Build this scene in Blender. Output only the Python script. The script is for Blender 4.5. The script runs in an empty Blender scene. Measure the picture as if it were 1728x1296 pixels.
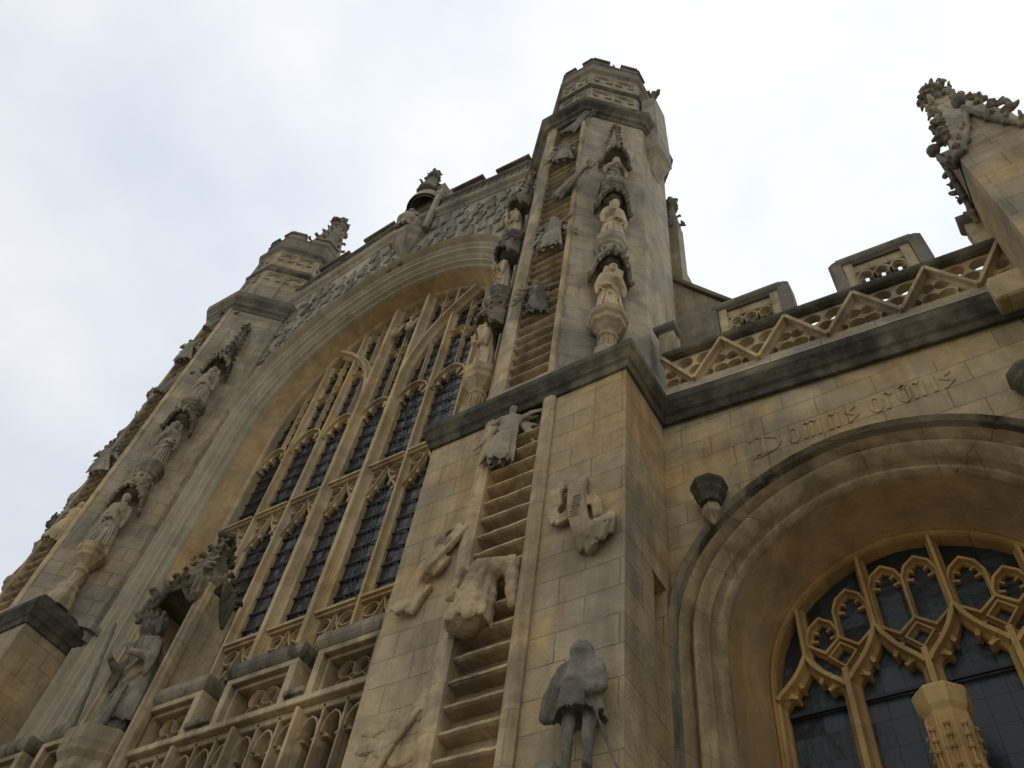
import bpy, bmesh, math, random
from mathutils import Vector, Matrix, noise
random.seed(7)
S = bpy.context.scene
COL = S.collection
R = math.radians
# ------------------------------------------------------------------ camera
def make_camera():
    yaw, pitch, roll, f = 0.70060151, 0.9538538, 0.18830067, 1500.46
    fw = Vector((-math.sin(yaw)*math.cos(pitch), math.cos(yaw)*math.cos(pitch), math.sin(pitch)))
    r = Vector((math.cos(yaw), math.sin(yaw), 0)); u = r.cross(fw)
    r2 = r*math.cos(roll)+u*math.sin(roll); u2 = -r*math.sin(roll)+u*math.cos(roll)
    cd = bpy.data.cameras.new('camera'); co = bpy.data.objects.new('camera', cd); COL.objects.link(co)
    m = Matrix((r2, u2, -fw)).transposed().to_4x4(); m.translation = (0, -5.2, 1.6)
    co.matrix_world = m
    cd.sensor_width = 36; cd.lens = f/1728*36; cd.clip_end = 2000; cd.clip_start = 0.05
    S.camera = co
make_camera()
# ------------------------------------------------------------------ world: overcast sky
SUN_EL, SUN_AZ = 66, 25      # elevation; azimuth measured from +Y (behind the church) towards +X, degrees
W = bpy.data.worlds.new('World'); S.world = W; W.use_nodes = True
nt = W.node_tree; nt.nodes.clear()
def N(t, **kw):
    n = nt.nodes.new(t)
    for k, v in kw.items(): setattr(n, k, v)
    return n
def L(a, b): nt.links.new(a, b)
out = N('ShaderNodeOutputWorld'); bg = N('ShaderNodeBackground'); L(bg.outputs[0], out.inputs[0])
sky = N('ShaderNodeTexSky', sky_type='NISHITA', sun_disc=False)
sky.sun_elevation = R(SUN_EL); sky.sun_rotation = R(SUN_AZ)
tc = N('ShaderNodeTexCoord')
mp = N('ShaderNodeMapping'); mp.inputs['Scale'].default_value = (1.0, 1.0, 1.5); L(tc.outputs['Generated'], mp.inputs[0])
n1 = N('ShaderNodeTexNoise'); n1.inputs['Scale'].default_value = 2.3; n1.inputs['Detail'].default_value = 5; n1.inputs['Roughness'].default_value = .5
L(mp.outputs[0], n1.inputs['Vector'])
cr = N('ShaderNodeValToRGB'); e = cr.color_ramp.elements
e[0].position = .36; e[0].color = (7.3, 7.9, 8.7, 1); e[1].position = .64; e[1].color = (9.9, 10.1, 10.4, 1)
L(n1.outputs['Fac'], cr.inputs[0])
# brighter cloud around the hidden sun
dt = N('ShaderNodeVectorMath', operation='DOT_PRODUCT'); L(tc.outputs['Generated'], dt.inputs[0])
dt.inputs[1].default_value = (math.cos(R(SUN_EL))*math.sin(R(SUN_AZ)), math.cos(R(SUN_EL))*math.cos(R(SUN_AZ)), math.sin(R(SUN_EL)))
mr = N('ShaderNodeMapRange'); mr.inputs['From Min'].default_value = .45; mr.inputs['From Max'].default_value = 1.0
mr.inputs['To Min'].default_value = .93; mr.inputs['To Max'].default_value = 1.12; L(dt.outputs['Value'], mr.inputs['Value'])
# overcast gradient: darker towards the horizon (town around the churchyard)
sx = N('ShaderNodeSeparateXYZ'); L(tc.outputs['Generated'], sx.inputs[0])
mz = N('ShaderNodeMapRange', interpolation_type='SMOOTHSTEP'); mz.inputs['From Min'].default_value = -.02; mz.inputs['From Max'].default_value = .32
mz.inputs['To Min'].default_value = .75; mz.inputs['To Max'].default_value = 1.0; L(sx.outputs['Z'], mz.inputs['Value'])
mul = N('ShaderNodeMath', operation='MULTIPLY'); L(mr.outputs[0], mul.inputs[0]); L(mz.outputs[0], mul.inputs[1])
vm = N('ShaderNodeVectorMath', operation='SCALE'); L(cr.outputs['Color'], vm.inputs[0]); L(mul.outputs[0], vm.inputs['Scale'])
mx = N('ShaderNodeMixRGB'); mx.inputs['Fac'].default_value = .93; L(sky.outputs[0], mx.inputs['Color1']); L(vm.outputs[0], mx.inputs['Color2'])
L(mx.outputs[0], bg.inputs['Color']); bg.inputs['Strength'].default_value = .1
sl = bpy.data.lights.new('sun', 'SUN'); sl.energy = .5; sl.angle = R(25); sl.color = (1, .97, .92)
so = bpy.data.objects.new('sun', sl); COL.objects.link(so)
sd = Vector(dt.inputs[1].default_value); so.rotation_euler = sd.to_track_quat('Z', 'Y').to_euler(); so.location = (0, 0, 40)
S.view_settings.view_transform = 'Standard'; S.view_settings.look = 'None'
S.view_settings.exposure = 0.0; S.view_settings.gamma = 1
# ------------------------------------------------------------------ materials
def stone(name, base, warm, grey, warm_amt=.5, grey_amt=.4, blocks=0.0, soot=0.0, soot_col=(.03, .028, .022), bump=.5, rough=.92, soot_lo=.55, moss=0.0, course=.32, patch=.5):
    m = bpy.data.materials.new(name); m.use_nodes = True; t = m.node_tree; t.nodes.clear()
    def n(ty, **kw):
        x = t.nodes.new(ty)
        for k, v in kw.items(): setattr(x, k, v)
        return x
    l = t.links.new
    o = n('ShaderNodeOutputMaterial'); b = n('ShaderNodeBsdfPrincipled'); l(b.outputs[0], o.inputs[0])
    b.inputs['Roughness'].default_value = rough; b.inputs['Specular IOR Level'].default_value = .2
    g = n('ShaderNodeNewGeometry')
    def noi(scale, detail=4, vec=None, r=.55, dist=0):
        x = n('ShaderNodeTexNoise'); x.inputs['Scale'].default_value = scale; x.inputs['Detail'].default_value = detail
        x.inputs['Roughness'].default_value = r; x.inputs['Distortion'].default_value = dist
        l(vec if vec else g.outputs['Position'], x.inputs['Vector']); return x.outputs['Fac']
    def ramp(s, a, c, ca=(0, 0, 0, 1), cb=(1, 1, 1, 1)):
        x = n('ShaderNodeMapRange', interpolation_type='SMOOTHSTEP'); x.inputs['From Min'].default_value = a; x.inputs['From Max'].default_value = c
        l(s, x.inputs['Value']); return x.outputs[0]
    def mix(f, a, c, mode='MIX'):
        x = n('ShaderNodeMixRGB', blend_type=mode)
        for k, v in (('Fac', f), ('Color1', a), ('Color2', c)):
            if hasattr(v, 'is_linked') or hasattr(v, 'links'): l(v, x.inputs[k])
            else: x.inputs[k].default_value = v if isinstance(v, (int, float)) else (*v, 1)
        return x.outputs[0]
    def mth(op, a, c):
        x = n('ShaderNodeMath', operation=op)
        for i, v in enumerate((a, c)):
            if hasattr(v, 'links'): l(v, x.inputs[i])
            else: x.inputs[i].default_value = v
        return x.outputs[0]
    c = base
    wf = mth('MULTIPLY', ramp(noi(.9, 5, dist=.6), .42, .66), warm_amt)
    c = mix(wf, c, warm)
    gf = mth('MULTIPLY', ramp(noi(.55, 6, r=.6), .44, .64), grey_amt)
    c = mix(gf, c, grey)
    height = noi(28, 6, r=.65)
    hb = mth('MULTIPLY', height, .35)
    if blocks > 0:
        p = n('ShaderNodeSeparateXYZ'); l(g.outputs['Position'], p.inputs[0])
        nn = n('ShaderNodeSeparateXYZ'); l(g.outputs['Normal'], nn.inputs[0])
        ax = mth('ABSOLUTE', nn.outputs['X'], 0); sel = mth('GREATER_THAN', ax, .8)
        uu = n('ShaderNodeMix'); l(sel, uu.inputs[0]); l(p.outputs['X'], uu.inputs[2]); l(p.outputs['Y'], uu.inputs[3])
        cb = n('ShaderNodeCombineXYZ'); l(uu.outputs[0], cb.inputs[0]); l(p.outputs['Z'], cb.inputs[1])
        def brick(w, hgt, off, mort=.006):
            k = n('ShaderNodeTexBrick'); k.offset = off; k.squash = 1
            k.inputs['Scale'].default_value = 1; k.inputs['Brick Width'].default_value = w; k.inputs['Row Height'].default_value = hgt
            k.inputs['Mortar Size'].default_value = mort; k.inputs['Mortar Smooth'].default_value = .6; k.inputs['Bias'].default_value = 0
            k.inputs['Color1'].default_value = (0, 0, 0, 1); k.inputs['Color2'].default_value = (1, 1, 1, 1); k.inputs['Mortar'].default_value = (.5, .5, .5, 1)
            # wobble so that joints are not ruler straight
            wv = n('ShaderNodeTexNoise'); wv.inputs['Scale'].default_value = 2.5; wv.inputs['Detail'].default_value = 2; l(cb.outputs[0], wv.inputs['Vector'])
            sb = n('ShaderNodeVectorMath', operation='SUBTRACT'); l(wv.outputs['Color'], sb.inputs[0]); sb.inputs[1].default_value = (.5, .5, .5)
            sc = n('ShaderNodeVectorMath', operation='SCALE'); l(sb.outputs[0], sc.inputs[0]); sc.inputs['Scale'].default_value = .035
            ad = n('ShaderNodeVectorMath', operation='ADD'); l(cb.outputs[0], ad.inputs[0]); l(sc.outputs[0], ad.inputs[1])
            l(ad.outputs[0], k.inputs['Vector']); return k
        k = brick(.62, course, .43)
        k2 = brick(.41, course, .3)
        # per block tone
        tone = mix(.4, k.outputs['Color'], k2.outputs['Color'])
        tr = n('ShaderNodeValToRGB'); te = tr.color_ramp.elements
        te[0].position = .0; te[0].color = (.66, .64, .60, 1); te[1].position = 1; te[1].color = (1.2, 1.17, 1.1, 1)
        el = te.new(.5); el.color = (.97, .97, .97, 1); el = te.new(.8); el.color = (1.1, 1.0, .82, 1)
        l(tone, tr.inputs[0])
        c = mix(blocks, c, mix(1.0, c, tr.outputs['Color'], 'MULTIPLY'))
        # joints, interrupted by wear
        jf = mth('MULTIPLY', k.outputs['Fac'], ramp(noi(1.7, 3), .34, .58))
        c = mix(mth('MULTIPLY', jf, .34), c, (.12, .09, .055))
        hb = mth('SUBTRACT', hb, mth('MULTIPLY', jf, .8))
        hb = mth('ADD', hb, mth('MULTIPLY', tone, .12))
    # broad weather patches and rain streaks
    mq = n('ShaderNodeMapping'); mq.inputs['Scale'].default_value = (3.2, 3.2, .5); l(g.outputs['Position'], mq.inputs[0])
    c = mix(patch, c, mix(1.0, c, mix(ramp(noi(1.0, 6, vec=mq.outputs[0], r=.62), .36, .64), (.62, .61, .6), (1.16, 1.15, 1.12)), 'MULTIPLY'))
    c = mix(patch, c, mix(1.0, c, mix(ramp(noi(1.3, 7, r=.68, dist=.8), .38, .62), (.6, .6, .6), (1.2, 1.18, 1.14)), 'MULTIPLY'))
    # fine grain and pits
    c = mix(.35, c, mix(1.0, c, mix(noi(9, 7, r=.7), (.55, .54, .52), (1.4, 1.38, 1.34)), 'MULTIPLY'))
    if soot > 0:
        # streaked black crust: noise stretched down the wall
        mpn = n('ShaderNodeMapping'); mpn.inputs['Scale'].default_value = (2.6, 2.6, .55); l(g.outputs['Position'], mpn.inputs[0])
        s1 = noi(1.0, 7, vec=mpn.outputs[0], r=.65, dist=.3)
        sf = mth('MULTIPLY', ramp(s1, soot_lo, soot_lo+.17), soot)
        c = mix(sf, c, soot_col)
    if moss > 0:
        mf = mth('MULTIPLY', ramp(noi(5, 6, r=.7), .52, .68), moss)
        c = mix(mf, c, (.17, .155, .06))
    if not isinstance(c, tuple): l(c, b.inputs['Base Color'])
    bp = n('ShaderNodeBump'); bp.inputs['Strength'].default_value = bump; bp.inputs['Distance'].default_value = .05
    l(hb, bp.inputs['Height']); l(bp.outputs[0], b.inputs['Normal'])
    return m
M = {}
M['ashlar'] = stone('bath_stone_ashlar', (.47, .375, .22), (.47, .30, .12), (.27, .25, .20), .6, .65, blocks=.5, soot=.55, soot_col=(.13, .115, .09), soot_lo=.57, bump=.8)
M['ashlar_grey'] = stone('weathered_grey_ashlar', (.41, .35, .25), (.42, .31, .17), (.26, .245, .205), .3, .7, blocks=.5, soot=.65, soot_col=(.10, .095, .08), soot_lo=.55, bump=.8)
M['mould'] = stone('moulded_bath_stone', (.46, .37, .225), (.46, .30, .12), (.30, .27, .21), .4, .5, blocks=.3, course=.5, patch=.8, soot=.4, soot_col=(.12, .105, .08), soot_lo=.58)
M['tracery'] = stone('ochre_tracery_stone', (.54, .355, .14), (.54, .29, .075), (.40, .30, .17), .6, .35, bump=.45, blocks=.25, course=.6)
M['tracery_pale'] = stone('pale_ochre_tracery_stone', (.54, .42, .24), (.54, .35, .13), (.38, .33, .24), .5, .5, bump=.5, blocks=.25, course=.6)
M['jamb'] = stone('pale_grey_cream_jamb_stone', (.47, .41, .29), (.46, .36, .21), (.36, .33, .265), .4, .5, bump=.5, blocks=.3, course=.55, patch=.3, soot=.25, soot_col=(.16, .145, .12), soot_lo=.6)
M['reveal'] = stone('ochre_reveal_stone', (.43, .31, .155), (.43, .25, .09), (.31, .25, .16), .6, .35, bump=.5, patch=.45)
M['dark'] = stone('soot_black_stone', (.10, .09, .066), (.30, .25, .16), (.055, .052, .046), .5, .6, bump=.9, moss=.4, patch=1.0)
M['darkgrey'] = stone('dark_grey_weathered_stone', (.22, .195, .15), (.26, .21, .13), (.12, .112, .09), .4, .7, soot=.6, soot_lo=.54, bump=.7)
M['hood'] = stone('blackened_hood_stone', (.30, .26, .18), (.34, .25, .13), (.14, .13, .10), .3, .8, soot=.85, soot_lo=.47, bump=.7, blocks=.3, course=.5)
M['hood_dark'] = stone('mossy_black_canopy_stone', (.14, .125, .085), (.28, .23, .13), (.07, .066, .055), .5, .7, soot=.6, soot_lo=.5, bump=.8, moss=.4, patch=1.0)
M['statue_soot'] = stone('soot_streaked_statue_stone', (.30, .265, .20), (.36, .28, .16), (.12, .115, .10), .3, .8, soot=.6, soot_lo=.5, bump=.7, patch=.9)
M['cream'] = stone('cream_restored_stone', (.54, .43, .27), (.52, .36, .18), (.38, .33, .24), .4, .3, bump=.3)
M['statue_grey'] = stone('grey_statue_stone', (.40, .345, .25), (.42, .32, .17), (.18, .17, .14), .3, .7, soot=.5, soot_lo=.55, bump=.5)
M['mottle'] = stone('mottled_gable_stone', (.44, .39, .29), (.42, .33, .19), (.22, .21, .175), .2, .8, soot=.6, soot_col=(.13, .12, .10), soot_lo=.52, bump=.8)
M['mottle_dark'] = stone('dark_mottled_carving_stone', (.31, .28, .215), (.36, .30, .19), (.17, .16, .135), .3, .8, soot=.6, soot_col=(.10, .093, .078), soot_lo=.5, bump=.8)
def glass_mat(name, base, tint, rough, pw, ph, lead):
    m = bpy.data.materials.new(name); m.use_nodes = True; t = m.node_tree; b = t.nodes['Principled BSDF']; l = t.links.new
    g = t.nodes.new('ShaderNodeNewGeometry')
    sp = t.nodes.new('ShaderNodeSeparateXYZ'); l(g.outputs['Position'], sp.inputs[0])
    cb = t.nodes.new('ShaderNodeCombineXYZ'); l(sp.outputs['X'], cb.inputs[0]); l(sp.outputs['Z'], cb.inputs[1])
    k = t.nodes.new('ShaderNodeTexBrick'); k.offset = 0; k.inputs['Scale'].default_value = 1; k.inputs['Brick Width'].default_value = pw; k.inputs['Row Height'].default_value = ph
    k.inputs['Mortar Size'].default_value = lead; k.inputs['Mortar Smooth'].default_value = .2
    k.inputs['Color1'].default_value = (*base, 1); k.inputs['Color2'].default_value = (*tint, 1); k.inputs['Mortar'].default_value = (.012, .012, .012, 1)
    l(cb.outputs[0], k.inputs['Vector']); l(k.outputs['Color'], b.inputs['Base Color'])
    rr = t.nodes.new('ShaderNodeMath'); rr.operation = 'MULTIPLY_ADD'; l(k.outputs['Fac'], rr.inputs[0]); rr.inputs[1].default_value = .4; rr.inputs[2].default_value = rough; l(rr.outputs[0], b.inputs['Roughness'])
    b.inputs['Specular IOR Level'].default_value = .45
    # every quarry sits at its own slight angle, and old glass is wavy
    sn = t.nodes.new('ShaderNodeVectorMath'); sn.operation = 'SNAP'; l(cb.outputs[0], sn.inputs[0]); sn.inputs[1].default_value = (pw, ph, 1)
    wn = t.nodes.new('ShaderNodeTexWhiteNoise'); l(sn.outputs[0], wn.inputs['Vector'])
    sb = t.nodes.new('ShaderNodeVectorMath'); sb.operation = 'SUBTRACT'; l(wn.outputs['Color'], sb.inputs[0]); sb.inputs[1].default_value = (.5, .5, .5)
    sc = t.nodes.new('ShaderNodeVectorMath'); sc.operation = 'SCALE'; l(sb.outputs[0], sc.inputs[0]); sc.inputs['Scale'].default_value = .22
    ns = t.nodes.new('ShaderNodeTexNoise'); ns.inputs['Scale'].default_value = 8; ns.inputs['Detail'].default_value = 3; l(g.outputs['Position'], ns.inputs['Vector'])
    bp = t.nodes.new('ShaderNodeBump'); bp.inputs['Strength'].default_value = .45; bp.inputs['Distance'].default_value = .03; l(ns.outputs['Fac'], bp.inputs['Height'])
    ad = t.nodes.new('ShaderNodeVectorMath'); ad.operation = 'ADD'; l(bp.outputs[0], ad.inputs[0]); l(sc.outputs[0], ad.inputs[1])
    nz = t.nodes.new('ShaderNodeVectorMath'); nz.operation = 'NORMALIZE'; l(ad.outputs[0], nz.inputs[0]); l(nz.outputs[0], b.inputs['Normal'])
    return m
M['glass'] = glass_mat('dark_leaded_glass', (.012, .012, .012), (.03, .028, .027), .25, .11, .17, .009)
M['glass2'] = glass_mat('grey_leaded_glass', (.014, .018, .017), (.021, .025, .023), .4, .2, .27, .0025)
def plain(name, col, rough=.7):
    m = bpy.data.materials.new(name); m.use_nodes = True; t = m.node_tree; b = t.nodes['Principled BSDF']
    ns = t.nodes.new('ShaderNodeTexNoise'); ns.inputs['Scale'].default_value = 20
    mx = t.nodes.new('ShaderNodeMixRGB'); t.links.new(ns.outputs['Fac'], mx.inputs['Fac'])
    mx.inputs['Color1'].default_value = (*[c*.6 for c in col], 1); mx.inputs['Color2'].default_value = (*[c*1.4 for c in col], 1)
    t.links.new(mx.outputs[0], b.inputs['Base Color']); b.inputs['Roughness'].default_value = rough
    return m
M['iron'] = plain('black_iron', (.014, .013, .013), .6)
M['lead'] = plain('roof_lead', (.16, .17, .18), .7)
M['paving'] = stone('flagstone_paving', (.30, .28, .24), (.31, .27, .20), (.22, .215, .20), .4, .5, blocks=0)
# ------------------------------------------------------------------ mesh helpers
class MB:
    def __init__(s): s.v = []; s.f = []
    def add(s, vs, fs):
        o = len(s.v); s.v += [tuple(v) for v in vs]; s.f += [tuple(i+o for i in f) for f in fs]
    def box(s, x0, x1, y0, y1, z0, z1):
        s.add([(x, y, z) for x in (x0, x1) for y in (y0, y1) for z in (z0, z1)],
              [(0, 1, 3, 2), (4, 6, 7, 5), (0, 4, 5, 1), (2, 3, 7, 6), (0, 2, 6, 4), (1, 5, 7, 3)])
    def obox(s, o, U, V, Nn, u0, u1, v0, v1, n0, n1):
        P = lambda a, b, c: Vector(o)+U*a+V*b+Nn*c
        s.add([P(a, b, c) for a in (u0, u1) for b in (v0, v1) for c in (n0, n1)],
              [(0, 1, 3, 2), (4, 6, 7, 5), (0, 4, 5, 1), (2, 3, 7, 6), (0, 2, 6, 4), (1, 5, 7, 3)])
    def prism(s, poly, z0, z1, zf=None):
        n = len(poly)
        s.add([(x, y, z0) for x, y in poly]+[(x, y, z1) for x, y in poly],
              [tuple(range(n)), tuple(range(n, 2*n))]+[(i, (i+1) % n, n+(i+1) % n, n+i) for i in range(n)])
    def loft(s, rings, cap=True, closed=True):
        o = len(s.v); n = len(rings[0])
        for r in rings: s.v += [tuple(p) for p in r]
        for k in range(len(rings)-1):
            for i in range(n if closed else n-1):
                a = o+k*n+i; b = o+k*n+(i+1) % n
                s.f.append((a, b, b+n, a+n))
        if cap:
            s.f.append(tuple(o+i for i in range(n))); s.f.append(tuple(o+(len(rings)-1)*n+i for i in range(n)))
    def lathe(s, c, prof, n=8, a0=None, sx=1, sy=1):
        a0 = math.pi/n if a0 is None else a0
        s.loft([[(c[0]+math.cos(a0+2*math.pi*i/n)*r*sx, c[1]+math.sin(a0+2*math.pi*i/n)*r*sy, c[2]+z) for i in range(n)] for r, z in prof])
    def sweep_xy(s, path, prof, zf=None, closed=False):
        """profile (out, z) along a polyline in plan; outward = right of the direction of travel"""
        n = len(path); rings = []
        for i in range(n):
            p = Vector(path[i])
            d0 = (p-Vector(path[i-1])).normalized() if (i > 0 or closed) else None
            d1 = (Vector(path[(i+1) % n])-p).normalized() if (i < n-1 or closed) else None
            if d0 is None: d0 = d1
            if d1 is None: d1 = d0
            n0 = Vector((d0.y, -d0.x)); n1 = Vector((d1.y, -d1.x)); m = (n0+n1).normalized(); k = 1/max(.3, m.dot(n0))
            dz = zf(p.x) if zf else 0
            rings.append([(p.x+m.x*o*k, p.y+m.y*o*k, z+dz) for o, z in prof])
        if closed: rings.append(rings[0])
        s.loft(rings, cap=not closed)
    def bar(s, pts, w, n0, n1, fr=None, nose=.35, closed=False):
        """stone bar along a 2-D path in a vertical plane; n0 = front, n1 = back (along -N .. )"""
        O, U, V, Nn = fr if fr else (Vector((0, 0, 0)), Vector((1, 0, 0)), Vector((0, 0, 1)), Vector((0, 1, 0)))
        n = len(pts); rings = []; h = w/2; d = n1-n0
        prof = [(-h*nose, n0), (h*nose, n0), (h*.55, n0+d*.25), (h, n0+d*.4), (h, n1), (-h, n1), (-h, n0+d*.4), (-h*.55, n0+d*.25)]
        for i in range(n):
            p = Vector(pts[i])
            d0 = (p-Vector(pts[i-1])) if (i > 0 or closed) else None
            d1 = (Vector(pts[(i+1) % n])-p) if (i < n-1 or closed) else None
            if d0 is None: d0 = d1
            if d1 is None: d1 = d0
            d0 = d0.normalized(); d1 = d1.normalized()
            a = Vector((-d0.y, d0.x)); b = Vector((-d1.y, d1.x)); m = a+b
            m = m.normalized() if m.length > .01 else a
            k = min(1.6, 1/max(.3, m.dot(a)))
            rings.append([O+U*(p.x+m.x*o*k)+V*(p.y+m.y*o*k)+Nn*q for o, q in prof])
        if closed: rings.append(rings[0])
        s.loft(rings, cap=not closed)
    def cusp(s, base, tip, w, n0, n1, fr=None):
        O, U, V, Nn = fr if fr else (Vector((0, 0, 0)), Vector((1, 0, 0)), Vector((0, 0, 1)), Vector((0, 1, 0)))
        b = Vector(base); t = Vector(tip); d = (t-b); pr = Vector((-d.y, d.x)).normalized()*w/2
        m = b+d*.55
        pts = [b-pr, m-pr*.32, t-pr*.28, t+pr*.28, m+pr*.32, b+pr]
        s.loft([[O+U*p.x+V*p.y+Nn*q for p in pts] for q in (n0, n1)])
    def build(s, name, mat, parent=None, smooth=False, bevel=0, recalc=True):
        me = bpy.data.meshes.new(name); me.from_pydata(s.v, [], s.f); me.validate()
        bm = bmesh.new(); bm.from_mesh(me)
        bmesh.ops.remove_doubles(bm, verts=bm.verts, dist=1e-5)
        if recalc: bmesh.ops.recalc_face_normals(bm, faces=bm.faces)
        bm.to_mesh(me); bm.free()
        if smooth:
            for p in me.polygons: p.use_smooth = True
        me.materials.append(mat)
        o = bpy.data.objects.new(name, me); COL.objects.link(o)
        if parent: attach(o, parent)
        if bevel:
            b = o.modifiers.new('bevel', 'BEVEL'); b.width = bevel; b.segments = 1; b.limit_method = 'ANGLE'; b.angle_limit = R(40)
        return o
WM = {}
def attach(o, p):
    o.parent = p; o.matrix_parent_inverse = WM.get(p.name, Matrix.Identity(4)).inverted()
def thing(name, label, cat, loc=(0, 0, 0), group=None):
    o = bpy.data.objects.new(name, None); o.location = loc; COL.objects.link(o); o.empty_display_size = .2
    WM[o.name] = Matrix.Translation(loc); tag(o, label, cat, group); return o
def tag(o, label, cat, group=None):
    o['label'] = label; o['category'] = cat
    if group: o['group'] = group
    return o
def cut(o, cutters):
    for c in cutters:
        m = o.modifiers.new('cut', 'BOOLEAN'); m.object = c; m.operation = 'DIFFERENCE'; m.solver = 'EXACT'
    dg = bpy.context.evaluated_depsgraph_get(); me = bpy.data.meshes.new_from_object(o.evaluated_get(dg))
    o.modifiers.clear(); o.data = me
    for c in cutters: bpy.data.objects.remove(c)
TEXA = bpy.data.textures.new('erosion', 'CLOUDS'); TEXA.noise_scale = .11; TEXA.noise_depth = 3
TEXB = bpy.data.textures.new('pitting', 'CLOUDS'); TEXB.noise_scale = .035; TEXB.noise_depth = 2
# ---- organic shapes: primitives fused by voxel remesh into one surface
def sph(c, r, n=10, rot=None):
    rx, ry, rz = r if isinstance(r, (tuple, list)) else (r, r, r)
    rings = []
    for i in range(1, n):
        a = math.pi*i/n
        rings.append([Vector((math.sin(a)*math.cos(2*math.pi*j/(2*n))*rx, math.sin(a)*math.sin(2*math.pi*j/(2*n))*ry, math.cos(a)*rz)) for j in range(2*n)])
    rings = [[Vector((0, 0, rz))]*(2*n)]+rings+[[Vector((0, 0, -rz))]*(2*n)]
    M3 = rot.to_matrix() if rot else Matrix.Identity(3)
    return [[M3 @ p+Vector(c) for p in r_] for r_ in rings]
def cap(p0, p1, r0, r1, n=10):
    p0 = Vector(p0); p1 = Vector(p1); d = (p1-p0); Lg = d.length; d.normalize()
    a = d.orthogonal().normalized(); b = d.cross(a); rings = []
    def ring(c, r): return [c+(a*math.cos(2*math.pi*j/n)+b*math.sin(2*math.pi*j/n))*r for j in range(n)]
    for k in range(4): t = math.pi/2*k/4; rings.append(ring(p0-d*r0*math.cos(t), max(r0*math.sin(t), 1e-4)))
    rings.append(ring(p0, r0)); rings.append(ring(p1, r1))
    for k in range(1, 5): t = math.pi/2*k/4; rings.append(ring(p1+d*r1*math.sin(t), max(r1*math.cos(t), 1e-4)))
    return rings
def bx(c, h, rot=None):
    M3 = rot.to_matrix() if rot else Matrix.Identity(3)
    q = [[M3 @ Vector((x*h[0], y*h[1], z*h[2]))+Vector(c) for x, y in ((-1, -1), (1, -1), (1, 1), (-1, 1))] for z in (-1, 1)]
    return q
def robe(h, rb, rw, z0, z1, folds, seed, lean=(0, 0), flat=.72, amp=.09):
    rnd = random.Random(seed); ph = [rnd.uniform(0, 6.3) for _ in range(5)]; rings = []; n = 40
    for k in range(-1, 15):
        t = max(0, k)/14; z = z0+(z1-z0)*t; r = rb+(rw-rb)*(t**.8)
        if k < 0: z = z0+min(.12*h, (z1-z0)*.3); r *= .62
        row = []
        for j in range(n):
            th = 2*math.pi*j/n
            a = 1+amp*(1-t*.75)*(math.sin(folds*th+ph[0]+t*1.6)*.7+math.sin((folds+4)*th+ph[1]-t)*.5)
            row.append(Vector((math.cos(th)*r*a+lean[0]*t, math.sin(th)*r*a*flat+lean[1]*t, z)))
        rings.append(row)
    return rings
def blob(name, parts, voxel, mat, loc=(0, 0, 0), rz=0, rough=.0, parent=None, smooth_it=2, seed=0, data_only=False, scale=1, rot=None):
    mb = MB()
    for p in parts: mb.loft(p)
    me = bpy.data.meshes.new(name); me.from_pydata(mb.v, [], mb.f)
    bm = bmesh.new(); bm.from_mesh(me); bmesh.ops.remove_doubles(bm, verts=bm.verts, dist=1e-5); bmesh.ops.recalc_face_normals(bm, faces=bm.faces); bm.to_mesh(me); bm.free()
    o = bpy.data.objects.new(name, me); COL.objects.link(o)
    m = o.modifiers.new('r', 'REMESH'); m.mode = 'VOXEL'; m.voxel_size = voxel
    if smooth_it:
        s = o.modifiers.new('s', 'SMOOTH'); s.factor = .5; s.iterations = smooth_it
    if rough:
        for tx, k in ((TEXA, 1.6), (TEXB, .9)):
            d = o.modifiers.new('d', 'DISPLACE'); d.texture = tx; d.strength = rough*k; d.mid_level = .5
    dg = bpy.context.evaluated_depsgraph_get(); me2 = bpy.data.meshes.new_from_object(o.evaluated_get(dg))
    o.modifiers.clear(); o.data = me2; bpy.data.meshes.remove(me)
    for p in me2.polygons: p.use_smooth = True
    me2.materials.clear(); me2.materials.append(mat); me2.name = name
    o.location = loc; o.rotation_euler = rot if rot else (0, 0, rz); o.scale = (scale,)*3
    if parent:
        o.parent = parent
        o.matrix_parent_inverse = WM.get(parent.name, Matrix.Identity(4)).inverted()
    return o
E3 = lambda x, y, z: Matrix.Rotation(z, 3, 'Z').to_quaternion() @ Matrix.Rotation(y, 3, 'Y').to_quaternion() @ Matrix.Rotation(x, 3, 'X').to_quaternion()
C = -9.58                      # axis of the nave
MX = lambda x: 2*C-x           # mirror across the axis
# ------------------------------------------------------------------ ground
g = MB(); g.box(-150, 150, -150, 150, -.3, 0); go = g.build('ground', M['paving']); go['kind'] = 'structure'
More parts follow.
